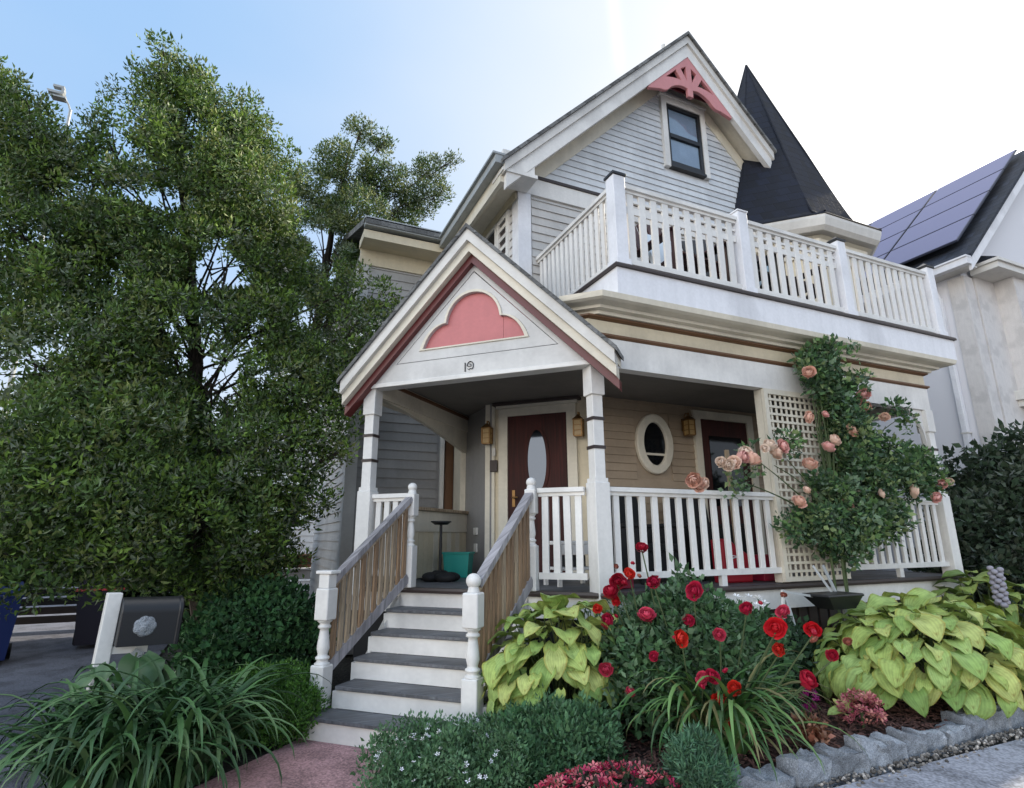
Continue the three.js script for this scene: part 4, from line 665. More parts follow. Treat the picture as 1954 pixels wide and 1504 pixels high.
// a spray = n small folded leaves round a twig end; foliage() grows one spray at every spot, all joined into one mesh
const spray = (n, L, W, R, up = 0.3, droop = 0.25) => ({ n, L, W, R, up, droop });
function foliage(parent, name, S, mat, spots, cols, rn, sc = [0.7, 1.3]) {
  const N = spots.length * S.n, pos = new Float32Array(N * 12), nor = new Float32Array(N * 12), col = new Float32Array(N * 12), idx = new Uint32Array(N * 6), b = parent.$b; let o = 0, t = 0, w = 0;
  const d = V(), s = V(), q = V(), c = V();
  for (const p of spots) {
    const k = cols[Math.floor(rn() * cols.length)], sz = sc[0] + rn() * (sc[1] - sc[0]), v0 = 0.8 + rn() * 0.4;
    for (let i = 0; i < S.n; i++) {
      d.set(rn() * 2 - 1, rn() * 2 - 1, rn() * 2 - 1).normalize(); c.copy(d).multiplyScalar(S.R * sz * Math.sqrt(rn())).add(p).sub(b);
      d.y += S.up; d.x += (rn() - 0.5) * 1.2; d.y += (rn() - 0.5) * 1.2; d.z += (rn() - 0.5) * 1.2; d.normalize();
      s.set(rn() - 0.5, rn() - 0.2, rn() - 0.5).cross(d).normalize(); q.crossVectors(s, d); const l = S.L * sz * (0.7 + rn() * 0.6), h = S.W * sz * (0.35 + rn() * 0.3), v = v0 * (0.8 + rn() * 0.4);
      const P = [[0, 0, 0], [0.45, 1, 0.07], [1, 0, -S.droop], [0.45, -1, 0.07]];
      for (const [a, e, f] of P) { pos[o] = c.x + d.x * a * l + s.x * e * h + q.x * f * l; nor[o] = q.x + s.x * e * 0.3 + d.x * (a - 0.5) * 0.4; col[o++] = k[0] * v; pos[o] = c.y + d.y * a * l + s.y * e * h + q.y * f * l; nor[o] = q.y + s.y * e * 0.3 + d.y * (a - 0.5) * 0.4; col[o++] = k[1] * v; pos[o] = c.z + d.z * a * l + s.z * e * h + q.z * f * l; nor[o] = q.z + s.z * e * 0.3 + d.z * (a - 0.5) * 0.4; col[o++] = k[2] * v; }
      idx[w++] = t; idx[w++] = t + 1; idx[w++] = t + 2; idx[w++] = t; idx[w++] = t + 2; idx[w++] = t + 3; t += 4;
    }
  }
  const g = new THREE.BufferGeometry(); g.setAttribute('position', new THREE.BufferAttribute(pos, 3)); g.setAttribute('normal', new THREE.BufferAttribute(nor, 3)); g.setAttribute('color', new THREE.BufferAttribute(col, 3)); g.setIndex(new THREE.BufferAttribute(idx, 1)); g.normalizeNormals();
  const m = new THREE.Mesh(g, mat); m.name = name; m.$b = b; parent.add(shade(m)); return m;
}
// the same for little flowers of a given shape
function blossoms(parent, name, geo, mat, spots, cols, rn, sc = [0.8, 1.3]) {
  const gs = spots.map((p) => { const g = geo.clone(), s = sc[0] + rn() * (sc[1] - sc[0]); g.applyMatrix4(new THREE.Matrix4().makeRotationFromEuler(new THREE.Euler((rn() - 0.5) * 1.6, rn() * 6.28, (rn() - 0.5) * 1.6)).scale(V(s, s, s))); g.translate(p.x - parent.$b.x, p.y - parent.$b.y, p.z - parent.$b.z); const k = cols[Math.floor(rn() * cols.length)], v = 0.8 + 0.4 * rn(), n = g.attributes.position.count, a = new Float32Array(n * 3); for (let i = 0; i < n; i++) { a[3 * i] = k[0] * v; a[3 * i + 1] = k[1] * v; a[3 * i + 2] = k[2] * v; } g.setAttribute('color', new THREE.BufferAttribute(a, 3)); return g; });
  const m = new THREE.Mesh(mergeGeometries(gs), mat); m.name = name; m.$b = parent.$b; parent.add(shade(m)); return m;
}
const inBall = (c, r, rn, sy = 1) => { for (;;) { const x = rn() * 2 - 1, y = rn() * 2 - 1, z = rn() * 2 - 1; if (x * x + y * y + z * z < 1) return V(c.x + x * r, c.y + y * r * sy, c.z + z * r); } };
function limb(a, b, r0, r1, bend, rn) { // tapered, slightly crooked limb
  const n = 8, k = 7, pts = []; const d = b.clone().sub(a), s = V(rn() - 0.5, rn() * 0.4, rn() - 0.5).multiplyScalar(bend * d.length());
  for (let i = 0; i <= n; i++) { const t = i / n; pts.push(a.clone().addScaledVector(d, t).addScaledVector(s, Math.sin(Math.PI * t)).add(V(rn() - 0.5, rn() - 0.5, rn() - 0.5).multiplyScalar(i && i < n ? r0 * 0.5 : 0))); }
  const g = new THREE.TubeGeometry(new THREE.CatmullRomCurve3(pts), n * 2, 1, k), p = g.attributes.position, c = new THREE.CatmullRomCurve3(pts);
  for (let i = 0; i <= n * 2; i++) { const o = c.getPointAt(i / (n * 2)), r = r0 + (r1 - r0) * i / (n * 2); for (let j = 0; j <= k; j++) { const q = i * (k + 1) + j; p.setXYZ(q, o.x + (p.getX(q) - o.x) * r, o.y + (p.getY(q) - o.y) * r, o.z + (p.getZ(q) - o.z) * r); } }
  g.computeVertexNormals(); return g;
}
const parse = (s) => s.trim().split(/\s+/).map((t) => t.split(',').map(Number));
function tree(name, label, base, trunkTop, r, blobs, density, cols, geos, seed, thin = 0.44) {
  const rn = mulberry(seed), t = thing(name, label, 'tree', base), b = V(...base), top = V(...trunkTop);
  const mid = b.clone().lerp(top, 0.5).add(V(0.1, 0, 0.05)); const tk = [limb(b.clone().add(V(0, -0.1, 0)), mid, r, r * 0.7, 0.03, rn), limb(mid, top, r * 0.7, r * 0.15, 0.03, rn)];
  const flare = new THREE.CylinderGeometry(r * 0.98, r * 1.5, 0.35, 12, 3); flare.translate(b.x, 0.1, b.z); tk.push(flare); part(t, 'trunk', tk, M.bark);
  const twigs = [], spots = [], wh = [];
  for (const [x, y, z, R] of blobs) {
    const c = V(x, y, z); const h = clamp((y - base[1]) / (top.y - base[1]) * 0.82 - 0.05, 0.12, 0.93); const a = h < 0.5 ? b.clone().lerp(mid, h * 2) : mid.clone().lerp(top, h * 2 - 1);
    twigs.push(limb(a, c, r * 0.26 * (1.1 - h), 0.012, 0.10, rn));
    for (let k = 0; k < 5; k++) { const e = inBall(c, R * 0.95, rn); twigs.push(limb(c.clone().lerp(a, 0.15 * rn()), e, 0.012, 0.003, 0.15, rn)); }
    const n = Math.round(density * (R * R * R * 620 + R * R * 330));
    for (let i = 0; i < n; i++) { const p = inBall(c, R * 1.2, rn, 0.9); const f = fbm(p.x * 2.3 + 31, p.y * 2.3 + p.z * 1.2 + 17, 512, seed, 4) + 0.06 * (rn() - 0.5); if (f < thin - (R < 0.52 ? 0.045 : 0)) continue; spots.push(p); if (x > 0 && y < 5 && seed < 200 && rn() < 0.10 && p.z > z + 0.3 * R) wh.push(p); }
  }
  part(t, 'branches', twigs, M.bark);
  foliage(t, 'crown', geos, foliageM, spots, cols, rn);
  if (wh.length) blossoms(t, 'blossom_and_sky_specks', flowerGeo(4, 0.024, 0.35), glossyM, wh.filter((p, i) => i % 2 === 0).flatMap((p) => [p.clone().add(V(-0.02, 0, 0.24)), p.clone().add(V(0.025, 0.02, 0.26)), p.clone().add(V(-0.04, 0.03, 0.25))]), [[0.8, 0.8, 0.76]], rn);  // white specks put in for bright sky gaps in the crown
  return t;
}
const fine = spray(12, 0.062, 0.026, 0.095, 0.35);
const G = { dark: [0.055, 0.10, 0.026], mid: [0.10, 0.175, 0.042], olive: [0.19, 0.23, 0.07], leaf: [0.165, 0.265, 0.045], grey: [0.20, 0.24, 0.15] };
tree('yew_tree', 'tall dense dark green tree filling the left side beside the porch', [-0.3, 0, -8.25], [-1.6, 7.6, -8.2], 0.12, parse(`-1,4.9,-7.7,.55 -.6,5,-7.7,.5 -1.2,4,-7.4,.5 -.2,4.4,-7.7,.45 -1.5,4.9,-7.7,.5 1.5,5.0,-8,.32 1.25,4.5,-7.9,.4 1,3.9,-7.8,.36 1,5.2,-8.2,.4 -3.5,6.5,-8.2,.5 -2.9,6.2,-8.2,.4 -3.6,7.2,-8.3,.35 -1.3,8.2,-8.2,.2 -1,6.6,-8.1,.5 -.6,6.9,-8.2,.42 -1.3,7.5,-8.2,.4 -.2,5.5,-8,.5 -.5,7.5,-8.3,.28 -1.4,8,-8.2,.3 .1,4.6,-8,.45 -1.8,8.4,-8.2,.22 -1.8,7.9,-8.2,.34 -1.5,7.5,-8.2,.45 -1.9,7.2,-8.2,.45 -1.1,7,-8.1,.6 -1.6,6.4,-8,.7 -.7,7.8,-8.3,.3 -.8,7.3,-8.3,.35 -.7,6.1,-8,.75 -1.5,5.5,-7.9,.75 -2.3,6.9,-8.3,.35 -2.4,6.3,-8.2,.45 -3.3,6.8,-8.2,.45 -3,6.1,-8.1,.6 -2.4,5.5,-7.9,.65 -2.9,5.1,-7.8,.7 -.8,5.2,-8,.7 -.3,6,-8.1,.5 -.1,7.3,-8.6,.35 -2.5,4.3,-7.6,.6 -2,4.5,-7.7,.6 -1.3,4.3,-7.7,.6 -.5,4.3,-7.8,.65 0,5.1,-8.1,.4`)
  .concat(parse(`-2.3,3.4,-7.2,.6 -1.8,3.5,-7.3,.65 -1.2,3.4,-7.4,.6 -.6,3.4,-7.5,.6 0,4.1,-7.8,.55 .3,3.4,-7.6,.5 .6,3.8,-7.8,.4 .7,2.9,-7.4,.38 -2,2.6,-6.9,.6 -1.5,2.5,-6.8,.65 -1,2.6,-7.1,.65 -.4,2.6,-7.2,.6 .2,2.5,-7.3,.5 .5,2.1,-7.3,.38 .9,2.6,-7.1,.16 -1.9,2,-6.6,.6 -1.4,1.9,-6.5,.6 -.9,1.8,-6.7,.6 -.4,1.8,-7,.6 .1,1.9,-7.2,.45 -1.6,1.4,-6.4,.4 -1.1,1.5,-6.5,.42 -.7,1.5,-7,.45 -.2,1.4,-7.2,.5 .3,1.5,-7.4,.35 -2.2,5.3,-7.9,.6 -1.5,3.8,-7.4,.5 .9,3.4,-7.6,.28 -.2,3.4,-7.6,.5 -.6,2.2,-8.4,.7 -1.6,2,-8.3,.7 -.2,1.2,-8.6,.6 -1.2,3.2,-8.6,.7`)), 1.9, [G.dark, G.mid, G.leaf, G.olive, G.leaf, G.grey, G.mid], fine, 101, 0.405);
tree('tall_tree', 'airy grey green tree rising behind the left wing of the house', [0.2, 0, -11.4], [1.2, 10, -11.3], 0.15, parse(`1.4,10.5,-11.4,.3 1.9,10.3,-11.3,.22 1.1,9.3,-11.2,.55 2,9.3,-11.2,.5 .6,8.5,-11.2,.55 1.4,8,-10.9,.6 .8,7.3,-11,.6 1.6,7.4,-11.2,.5 2.4,8.8,-11.6,.45 3.1,10.1,-11.6,.35 3.6,10.4,-11.4,.16 2.9,9.3,-11.6,.4 3.4,9.5,-11.5,.2 .2,7.4,-11,.4 .7,6.1,-10.4,.55 .3,6,-10.5,.5 .6,5.1,-10,.5 .9,5.6,-9.6,.3 .8,4.6,-9.4,.35 .3,5,-10,.4 .9,6.6,-9.8,.35`), 2.6, [G.dark, G.mid, G.grey, G.olive], fine, 202, 0.42);

function bush(name, label, c, rad, n, geo, mat, cols, seed, { group, category = 'shrub', stems = 10, lump = 0.3, lumpF = 1.6, flowers, sc } = {}) {
  const rn = mulberry(seed), o = thing(name, label, category, [c[0], c[3] ?? 0, c[2]], group), spots = [];
  for (let i = 0; i < n; i++) {
    const u = rn() * 2 - 1, a = rn() * 6.283, q = Math.sqrt(1 - u * u), d = V(q * Math.cos(a), u, q * Math.sin(a)); const f = fbm(d.x * lumpF + 11, d.y * lumpF + d.z * lumpF * 0.8 + 23, 256, seed, 3);
    const k = (1 - lump + lump * 2 * f) * (0.55 + 0.45 * Math.pow(rn(), 0.45)); const p = V(c[0] + d.x * rad[0] * k, c[1] + d.y * rad[1] * k, c[2] + d.z * rad[2] * k); if (p.y > (c[3] ?? 0) + 0.03) spots.push(p);
  }
  const st = []; for (let i = 0; i < stems; i++) { const e = spots[Math.floor(rn() * spots.length)]; st.push(limb(V(c[0] + (rn() - 0.5) * 0.15, c[3] ?? 0, c[2] + (rn() - 0.5) * 0.15), e, 0.012, 0.003, 0.12, rn)); }
  part(o, 'stems', st, M.stem); foliage(o, 'foliage', geo, mat, spots, cols, rn, sc); return o;
}
const small = spray(14, 0.042, 0.022, 0.06, 0.3), roseLeaf = spray(9, 0.062, 0.042, 0.085, 0.2), needle = spray(26, 0.045, 0.009, 0.035, 0.5), tiny = spray(16, 0.03, 0.015, 0.05, 0.5), big = spray(9, 0.10, 0.065, 0.13, 0.2);
bush('green_shrub', 'dark green leafy shrub growing left of the stair newel', [0.25, 0.5, -7.0], [0.75, 0.68, 0.6], 1500, roseLeaf, foliageM, [[0.061, 0.162, 0.057], [0.081, 0.192, 0.061], [0.045, 0.111, 0.041]], 301);
bush('moss_shrub', 'low bright green fine leaved shrub at the left foot of the stairs', [0.28, 0.16, -5.62], [0.46, 0.34, 0.40], 2600, tiny, foliageM, [[0.088, 0.216, 0.03], [0.115, 0.257, 0.041], [0.068, 0.162, 0.027]], 302, { lump: 0.3, lumpF: 2.6 });
bush('spurge_shrub', 'rounded blue green shrub in front of the left hosta', [2.06, 0.17, -3.86], [0.36, 0.26, 0.32], 1800, small, foliageM, [[0.095, 0.21, 0.095], [0.125, 0.25, 0.12], [0.065, 0.16, 0.065]], 303, { lump: 0.5, lumpF: 3.2 });
bush('sunlit_tree_leaves', 'sunlit tree leaves painted pale lime by the driveway at the left picture edge', [-2.2, 1.1, -6.1], [0.32, 0.45, 0.3], 420, roseLeaf, foliageM, [[0.22, 0.30, 0.05], [0.30, 0.36, 0.08], [0.14, 0.22, 0.04]], 308, { stems: 6, lump: 0.4 });  // sunlight on tree leaves is put into the pale lime colours
bush('laurel_bush', 'dark bush in front of the slat fence at the far left', [-4.6, 1.6, -11.5], [1.6, 1.9, 1.0], 2600, big, foliageM, [[0.022, 0.045, 0.018], [0.03, 0.06, 0.022]], 309);
bush('laurel_bush', 'dark bush behind the trunk of the large left tree', [-0.9, 1.5, -11.8], [1.5, 1.9, 0.9], 2600, big, foliageM, [[0.022, 0.045, 0.018], [0.03, 0.06, 0.022]], 310);
const wf = bush('flowering_ground_cover', 'spreading grey green plant with tiny white flowers beside the bottom step', [1.40, 0.07, -4.02], [0.60, 0.27, 0.52], 2400, tiny, foliageM, [[0.111, 0.223, 0.102], [0.152, 0.273, 0.143], [0.081, 0.173, 0.071]], 304, { lump: 0.6, lumpF: 3.2 });
bush('dwarf_conifer', 'feathery green dwarf conifer at the bottom centre', [2.64, 0.13, -3.12], [0.17, 0.25, 0.16], 900, needle, foliageM, [[0.121, 0.273, 0.152], [0.173, 0.345, 0.192], [0.102, 0.203, 0.102]], 305, { lump: 0.5, lumpF: 3.6 });
bush('hydrangea_bush', 'large dark green bush between the porch end and the pale neighbouring house', [11.2, 1.3, -5.0], [1.6, 1.6, 1.2], 3600, big, foliageM, [[0.038, 0.068, 0.035], [0.054, 0.088, 0.047], [0.027, 0.049, 0.027], [0.095, 0.121, 0.081]], 306, { stems: 26, lump: 0.55, lumpF: 2.8 });
bush('creeping_plant', 'low dark green plant under the climbing rose by the deck', [4.7, 0.35, -4.35], [0.8, 0.45, 0.22], 700, roseLeaf, foliageM, [[0.03, 0.07, 0.03], [0.045, 0.09, 0.045]], 307);

// ---- small flowers
function flowerGeo(n, r, cup) { const a = []; for (let i = 0; i < n; i++) { const t = i / n * 6.283, w = 3.4 / n, P = (k, d, y) => [Math.cos(t + d) * k * r, y * r, Math.sin(t + d) * k * r]; const b = P(0.1, 0, 0), l = P(0.7, -w * 0.55, cup * 0.6), q = P(0.7, w * 0.55, cup * 0.6), e = P(1, 0, cup), m = P(0.6, 0, cup * 0.35); a.push(...b, ...m, ...l, ...l, ...m, ...e, ...b, ...q, ...m, ...m, ...q, ...e); } const g = new THREE.BufferGeometry(); g.setAttribute('position', new THREE.Float32BufferAttribute(a, 3)); g.computeVertexNormals(); return g; }
const white5 = flowerGeo(5, 0.016, 0.4);
{ const rn = mulberry(9), s = []; for (let i = 0; i < 90; i++) { const a = rn() * 6.283, k = Math.sqrt(rn()) * 0.95; s.push(V(1.42 + 0.6 * k * Math.cos(a), 0.10 + 0.25 * Math.sqrt(Math.max(0, 1 - k * k)), -4.02 + 0.52 * k * Math.sin(a))); } blossoms(wf, 'flowers', white5, glossyM, s, [[0.78, 0.78, 0.8], [0.65, 0.65, 0.72]], rn).userData.kind = 'stuff'; }
// ---- roses: a spiral of cupped petals
function roseGeo(seed, open) {
  const rn = mulberry(seed), gs = []; let i = 0;
  for (const [cnt, r, top, az] of [[3, 0.30, 1.15, 1.5], [4, 0.48, 0.95 - open * 0.1, 1.35], [5, 0.70, 0.70 - open * 0.35, 1.15], [6, 0.92, 0.36 - open * 0.5, 1.0]]) for (let p = 0; p < cnt; p++, i++) {
    const a0 = i * 2.4 + rn() * 0.3, n = 6, k = 5, ps = [], id = [], rr_ = r * (0.93 + 0.14 * rn()), tp = top + (rn() - 0.5) * 0.2;
    for (let y = 0; y <= k; y++) for (let x = 0; x <= n; x++) {
      const v = y / k, u = x / n * 2 - 1, edge = 1 - 0.35 * Math.pow(Math.abs(u), 3), el = -1.25 + (tp + 1.25) * v * edge, curl = smooth(0.72, 1, v) * 0.16 * r, wv = 0.02 * Math.sin(u * 7 + i), R = rr_ * (1 + 0.10 * u * (i % 2 ? 1 : -1)) + curl + wv * v, aa = a0 + u * az * (0.45 + 0.55 * Math.sin(Math.PI * (0.1 + 0.6 * v)));
      ps.push(Math.cos(aa) * Math.cos(el) * R, (Math.sin(el) * R + (0.9 - r) * 0.35) * 0.82, Math.sin(aa) * Math.cos(el) * R);
    }
    for (let y = 0; y < k; y++) for (let x = 0; x < n; x++) { const q = y * (n + 1) + x; id.push(q, q + 1, q + n + 2, q, q + n + 2, q + n + 1); }
    const g = new THREE.BufferGeometry(); g.setAttribute('position', new THREE.Float32BufferAttribute(ps, 3)); g.setIndex(id); g.computeVertexNormals(); gs.push(g);
  }
  const sp = []; for (let t = 0; t < 5; t++) { const s = new THREE.SphereGeometry(0.13, 7, 5); s.scale(1, 1.5, 0.6); s.rotateY(t * 1.3); s.translate(0.1 * Math.cos(t * 1.26), 0.12, 0.1 * Math.sin(t * 1.26)); sp.push(s); } gs.push(...sp); return join(gs);
}
const roseG = [roseGeo(1, 0.6), roseGeo(2, 0.9), roseGeo(3, 0.1)];
function roses(parent, list, size, mats, rn, face) {
  list.forEach(([x, y, z], i) => { const m = new THREE.Matrix4(), q = new THREE.Quaternion().setFromUnitVectors(V(0, 1, 0), V(face[0] + (rn() - 0.5) * 1.9, face[1] + (rn() - 0.5) * 1.3, face[2] + (rn() - 0.5) * 1.1).normalize()), s = size[0] + rn() * (size[1] - size[0]); m.compose(V(x, y, z), q.multiply(new THREE.Quaternion().setFromAxisAngle(V(0, 1, 0), rn() * 6)), V(s * (0.85 + 0.3 * rn()), s * (0.8 + 0.5 * rn()), s)); piece(parent, 'rose', roseG[i % 3], mats[Math.floor(rn() * mats.length)], m); });
}
{
  const o = bush('rose_bush', 'red rose bush with many blooms in front of the porch railing', [3.45, 0.56, -4.05], [0.82, 0.58, 0.44], 2300, roseLeaf, foliageM, [[0.075, 0.165, 0.065], [0.11, 0.215, 0.09], [0.055, 0.12, 0.05], [0.16, 0.25, 0.14]], 311, { stems: 40, lump: 0.5, lumpF: 2.2 });
  const rn = mulberry(12), redM = [[0.52, 0.008, 0.016], [0.44, 0.015, 0.055], [0.60, 0.03, 0.018], [0.36, 0.008, 0.03], [0.55, 0.05, 0.10]].map((c) => std(c, { roughness: 0.5 }));
  const L = [[2.74, 1.23, -4.04], [2.69, 1.16, -4.07], [2.82, 1.29, -3.98], [2.72, 1.08, -4.05], [2.91, 1.50, -3.92], [2.97, 1.23, -3.87], [3.20, 1.17, -3.68], [2.60, 1.02, -4.13], [2.66, 0.93, -4.09], [2.91, 0.99, -3.91], [3.16, 0.95, -3.72], [2.97, 0.85, -3.59], [3.17, 0.89, -3.41], [2.81, 0.72, -3.72], [3.47, 1.05, -3.43], [3.64, 1.04, -3.25], [3.44, 0.95, -3.15], [3.44, 0.81, -3.14], [3.59, 0.95, -2.97], [3.65, 0.80, -2.89], [3.55, 0.63, -3.02], [3.06, 0.59, -3.51], [3.12, 0.61, -3.46], [3.14, 0.45, -3.44], [3.17, 0.31, -3.42], [2.66, 0.48, -3.82], [2.52, 0.62, -3.92], [3.22, 0.54, -3.37]];
  roses(o, L, [0.036, 0.070], redM, rn, [-0.5, 0.55, 0.7]);
  const buds = []; for (let i = 0; i < 16; i++) { const b = L[Math.floor(rn() * L.length)]; buds.push([b[0] + rr(-0.16, 0.16), b[1] + rr(-0.05, 0.14), b[2] + rr(-0.06, 0.1)]); } roses(o, buds, [0.018, 0.03], [redM[1], redM[3], std([0.30, 0.09, 0.06])], rn, [-0.2, 1, 0.3]);
  const stems = L.map(([x, y, z]) => limb(V(3.4 + (x - 3.4) * 0.3, 0.1, -4 + (z + 4) * 0.4), V(x, y - 0.03, z), 0.009, 0.005, 0.08, rn)); part(o, 'rose_stems', stems, M.stem);
  const wh = []; for (let i = 0; i < 22; i++) wh.push(V(3.55 + rn() * 0.55, 0.98 + rn() * 0.1, -4.05 + rn() * 0.3)); blossoms(o, 'blossom_and_sky_specks', flowerGeo(6, 0.035, 0.5), glossyM, wh, [[0.78, 0.78, 0.78]], rn);
}
{
  const rn = mulberry(77), o = thing('climbing_rose', 'peach climbing rose sprawling over the white trellis and the right porch railing', 'climbing rose', [5.9, 0, -4.5]);
  const K = [[5.98, 3.14, .2], [5.85, 3.4, .14], [6.9, 3.45, .2], [7.35, 3.0, .2], [6.2, 3.8, .1], [6.23, 2.8, .4], [6.85, 2.65, .42], [7.3, 2.4, .35], [5.82, 2.4, .3], [6.26, 2.15, .45], [5.3, 2.4, .25], [5.5, 1.85, .36], [6.01, 1.8, .45], [6.7, 1.95, .38], [6.49, 3.5, .25], [6.03, 3.55, .24], [6.83, 3.25, .28], [4.83, 2.38, .13], [4.45, 2.16, .16], [7.7, 2.35, .24], [7.1, 2.9, .28], [6.4, 3.75, .14], [6.55, 4.05, .10], [6.62, 4.3, .08], [7.0, 3.6, .16], [5.1, 2.32, .16]];
  const st = [], sp = [], dark = [];
  for (const [x, y, r] of K) { st.push(limb(y > 1.7 ? V(5.95 + (x - 5.95) * 0.12, 1.6 + 0.2 * (y - 1.6), -4.46) : V(5.95, 0.1, -4.45), V(x, y, -4.44), 0.012, 0.004, 0.14, rn)); const n = Math.round(r * r * 1750 + r * 110); for (let i = 0; i < n; i++) { const p = inBall(V(x, y, -4.45), r * 1.15, rn); p.z = -4.43 + (p.z + 4.45) * 0.55; if (y > 3.6) p.z = Math.max(-4.36, p.z + 0.1); if (fbm(p.x * 3 + 5, p.y * 3 + 9, 256, 66, 3) > 0.50) sp.push(p); } }
  for (const k of [-0.05, 0.02, 0.07]) st.push(limb(V(5.93 + k, 0.1, -4.45), V(5.95 + k * 2, 1.75, -4.47), 0.018, 0.012, 0.05, rn));
  part(o, 'stems', st, M.stem);
  foliage(o, 'foliage', roseLeaf, foliageM, sp, [[0.065, 0.14, 0.06], [0.10, 0.195, 0.075], [0.14, 0.25, 0.085], [0.05, 0.10, 0.05], [0.18, 0.26, 0.16], [0.25, 0.33, 0.14]], rn, [0.7, 1.3]);
  const pm = [[0.72, 0.44, 0.34], [0.75, 0.53, 0.42], [0.71, 0.38, 0.34], [0.75, 0.60, 0.49]].map((c) => std(c, { roughness: 0.6 }));
  const L = [[4.26, 2.26], [4.34, 2.3], [4.50, 2.36], [4.58, 2.42], [4.76, 2.46], [4.90, 2.51], [5.06, 2.5], [4.2, 2.3], [3.82, 2.1], [3.9, 2.08], [3.98, 2.08], [5.67, 3.4], [5.61, 2.87], [6.58, 3.23], [6.59, 3.08], [6.9, 2.98], [6.24, 2.76], [5.99, 2.64], [5.85, 2.56], [5.83, 2.92], [5.51, 2.35], [5.38, 2.06], [5.24, 1.94], [6.57, 2.05], [7.2, 2.09], [6, 1.9], [7.74, 2.19], [7.91, 2.23], [7.54, 2.02], [4.62, 2.36], [4.98, 2.44]].map(([x, y]) => [x, y, -4.28 + (rn() - 0.5) * 0.1]);
  roses(o, L, [0.045, 0.085], pm, rn, [-0.45, 0.3, 0.85]);
}
// ---- hostas
function hostaLeaf(seed, L, W) {
  const rn = mulberry(seed), n = 10, k = 8, ps = [], id = [], uvs = [], cur = 0.5 + rn() * 0.5, wav = rn() * 6;
  for (let i = 0; i <= n; i++) for (let j = 0; j <= k; j++) {
    const u = i / n, v = j / k * 2 - 1, w = W * Math.pow(Math.sin(Math.PI * Math.pow(clamp(u * 0.96 + 0.04), 0.72)), 0.72) * 0.5, z = u * L - (1 - Math.abs(v)) * 0.0 - Math.pow(Math.abs(v), 2) * (u < 0.2 ? (0.2 - u) * L * 0.8 : 0);
    const y = L * (0.22 * Math.sin(u * 2.2) - cur * 0.42 * u * u) + Math.abs(v) * w * 0.55 - v * v * w * 0.35 + 0.012 * Math.sin(u * 11 + wav + v * 2) * Math.abs(v) + 0.004 * Math.cos(v * 19);
    ps.push(v * w, y, z); uvs.push(v * 0.5 + 0.5, u);
  }
  for (let i = 0; i < n; i++) for (let j = 0; j < k; j++) { const q = i * (k + 1) + j; id.push(q, q + k + 1, q + k + 2, q, q + k + 2, q + 1); }
  const g = new THREE.BufferGeometry(); g.setAttribute('position', new THREE.Float32BufferAttribute(ps, 3)); g.setAttribute('uv', new THREE.Float32BufferAttribute(uvs, 2)); g.setIndex(id); g.computeVertexNormals(); return g;
}
const veinT = tex(512, (u, v) => { const du = Math.abs(u - 0.5), s = 0.5 + 0.5 * Math.cos(u * Math.PI * 2 * 9), mid = 1 - smooth(0.0, 0.025, du), n = fbm(u * 6, v * 6, 6, 3, 5), rim = smooth(0.40, 0.5, du + 0.12 * (n - 0.5)), sp = 0.5 * smooth(0.55, 0.9, fbm(u * 5, v * 5, 5, 23, 5)), k = 0.86 + 0.08 * s + 0.25 * (n - 0.5) + 0.08 * mid; return [clamp(k * (1 - 0.02 * rim) * (1 - 0.3 * sp)), clamp(k * (1 - 0.10 * rim) * (1 - 0.45 * sp)), clamp(k * (1 - 0.2 * rim) * (1 - 0.5 * sp))]; });
const hostaG = [0, 1, 2, 3].map((i) => hostaLeaf(50 + i, 0.30, 0.235 + 0.02 * i));
const hostaM = (cs) => cs.map((c) => leafM({ color: lin(...c), roughness: 0.5, transmission: 0.2, map: veinT, bumpMap: veinT, bumpScale: 0.004 }));
function hosta(label, c, rad, n, s0, mats, seed, group = 'hosta clumps in the planting bed') {
  const rn = mulberry(seed), o = thing('hosta', label, 'hosta plant', [c[0], 0, c[2]], group), stems = [];
  for (let i = 0; i < n; i++) {
    const f = Math.sqrt((i + 0.5) / n), th = f * 1.62, a = i * 2.39996 + rn() * 0.5, k = 0.82 + 0.3 * rn() * (1 - 0.3 * f), sn = Math.sin(th), cs = Math.cos(th);
    const p = V(c[0] + rad[0] * sn * Math.cos(a) * k, Math.max(0.08, c[1] + rad[1] * (cs * k)), c[2] + rad[2] * sn * Math.sin(a) * k);
    const out = V(Math.cos(a), 0, Math.sin(a)), dir = out.clone().multiplyScalar(Math.cos(th * 0.62)).add(V(0, -Math.sin(th * 0.62) + 0.25 * (1 - f), 0)).add(V(rn() - 0.5, rn() - 0.5, rn() - 0.5).multiplyScalar(0.75)).normalize();
    let nr = V(out.x * sn, 0.55 + cs, out.z * sn).add(V(rn() - 0.5, 0, rn() - 0.5).multiplyScalar(1.1)).normalize(); const X = new THREE.Vector3().crossVectors(nr, dir).normalize(); nr = new THREE.Vector3().crossVectors(dir, X);
    const s = s0 * (0.5 + 0.75 * rn()), m = new THREE.Matrix4().makeBasis(X, nr, dir).scale(V(s, s, s)).setPosition(p.clone().addScaledVector(dir, -0.14 * s));
    const deep = f > 0.8 ? 1 : 0; piece(o, 'leaf', hostaG[Math.floor(rn() * 4)], mats[Math.min(mats.length - 1, Math.floor(rn() * (mats.length - 1)) + (rn() < 0.4 ? deep : 0))], m);
    if (i % 2 === 0) stems.push(limb(V(c[0] + (rn() - 0.5) * 0.2, 0.02, c[2] + (rn() - 0.5) * 0.2), p, 0.008, 0.005, 0.12, rn));
  }
  part(o, 'stems', stems, M.stem); return o;
}
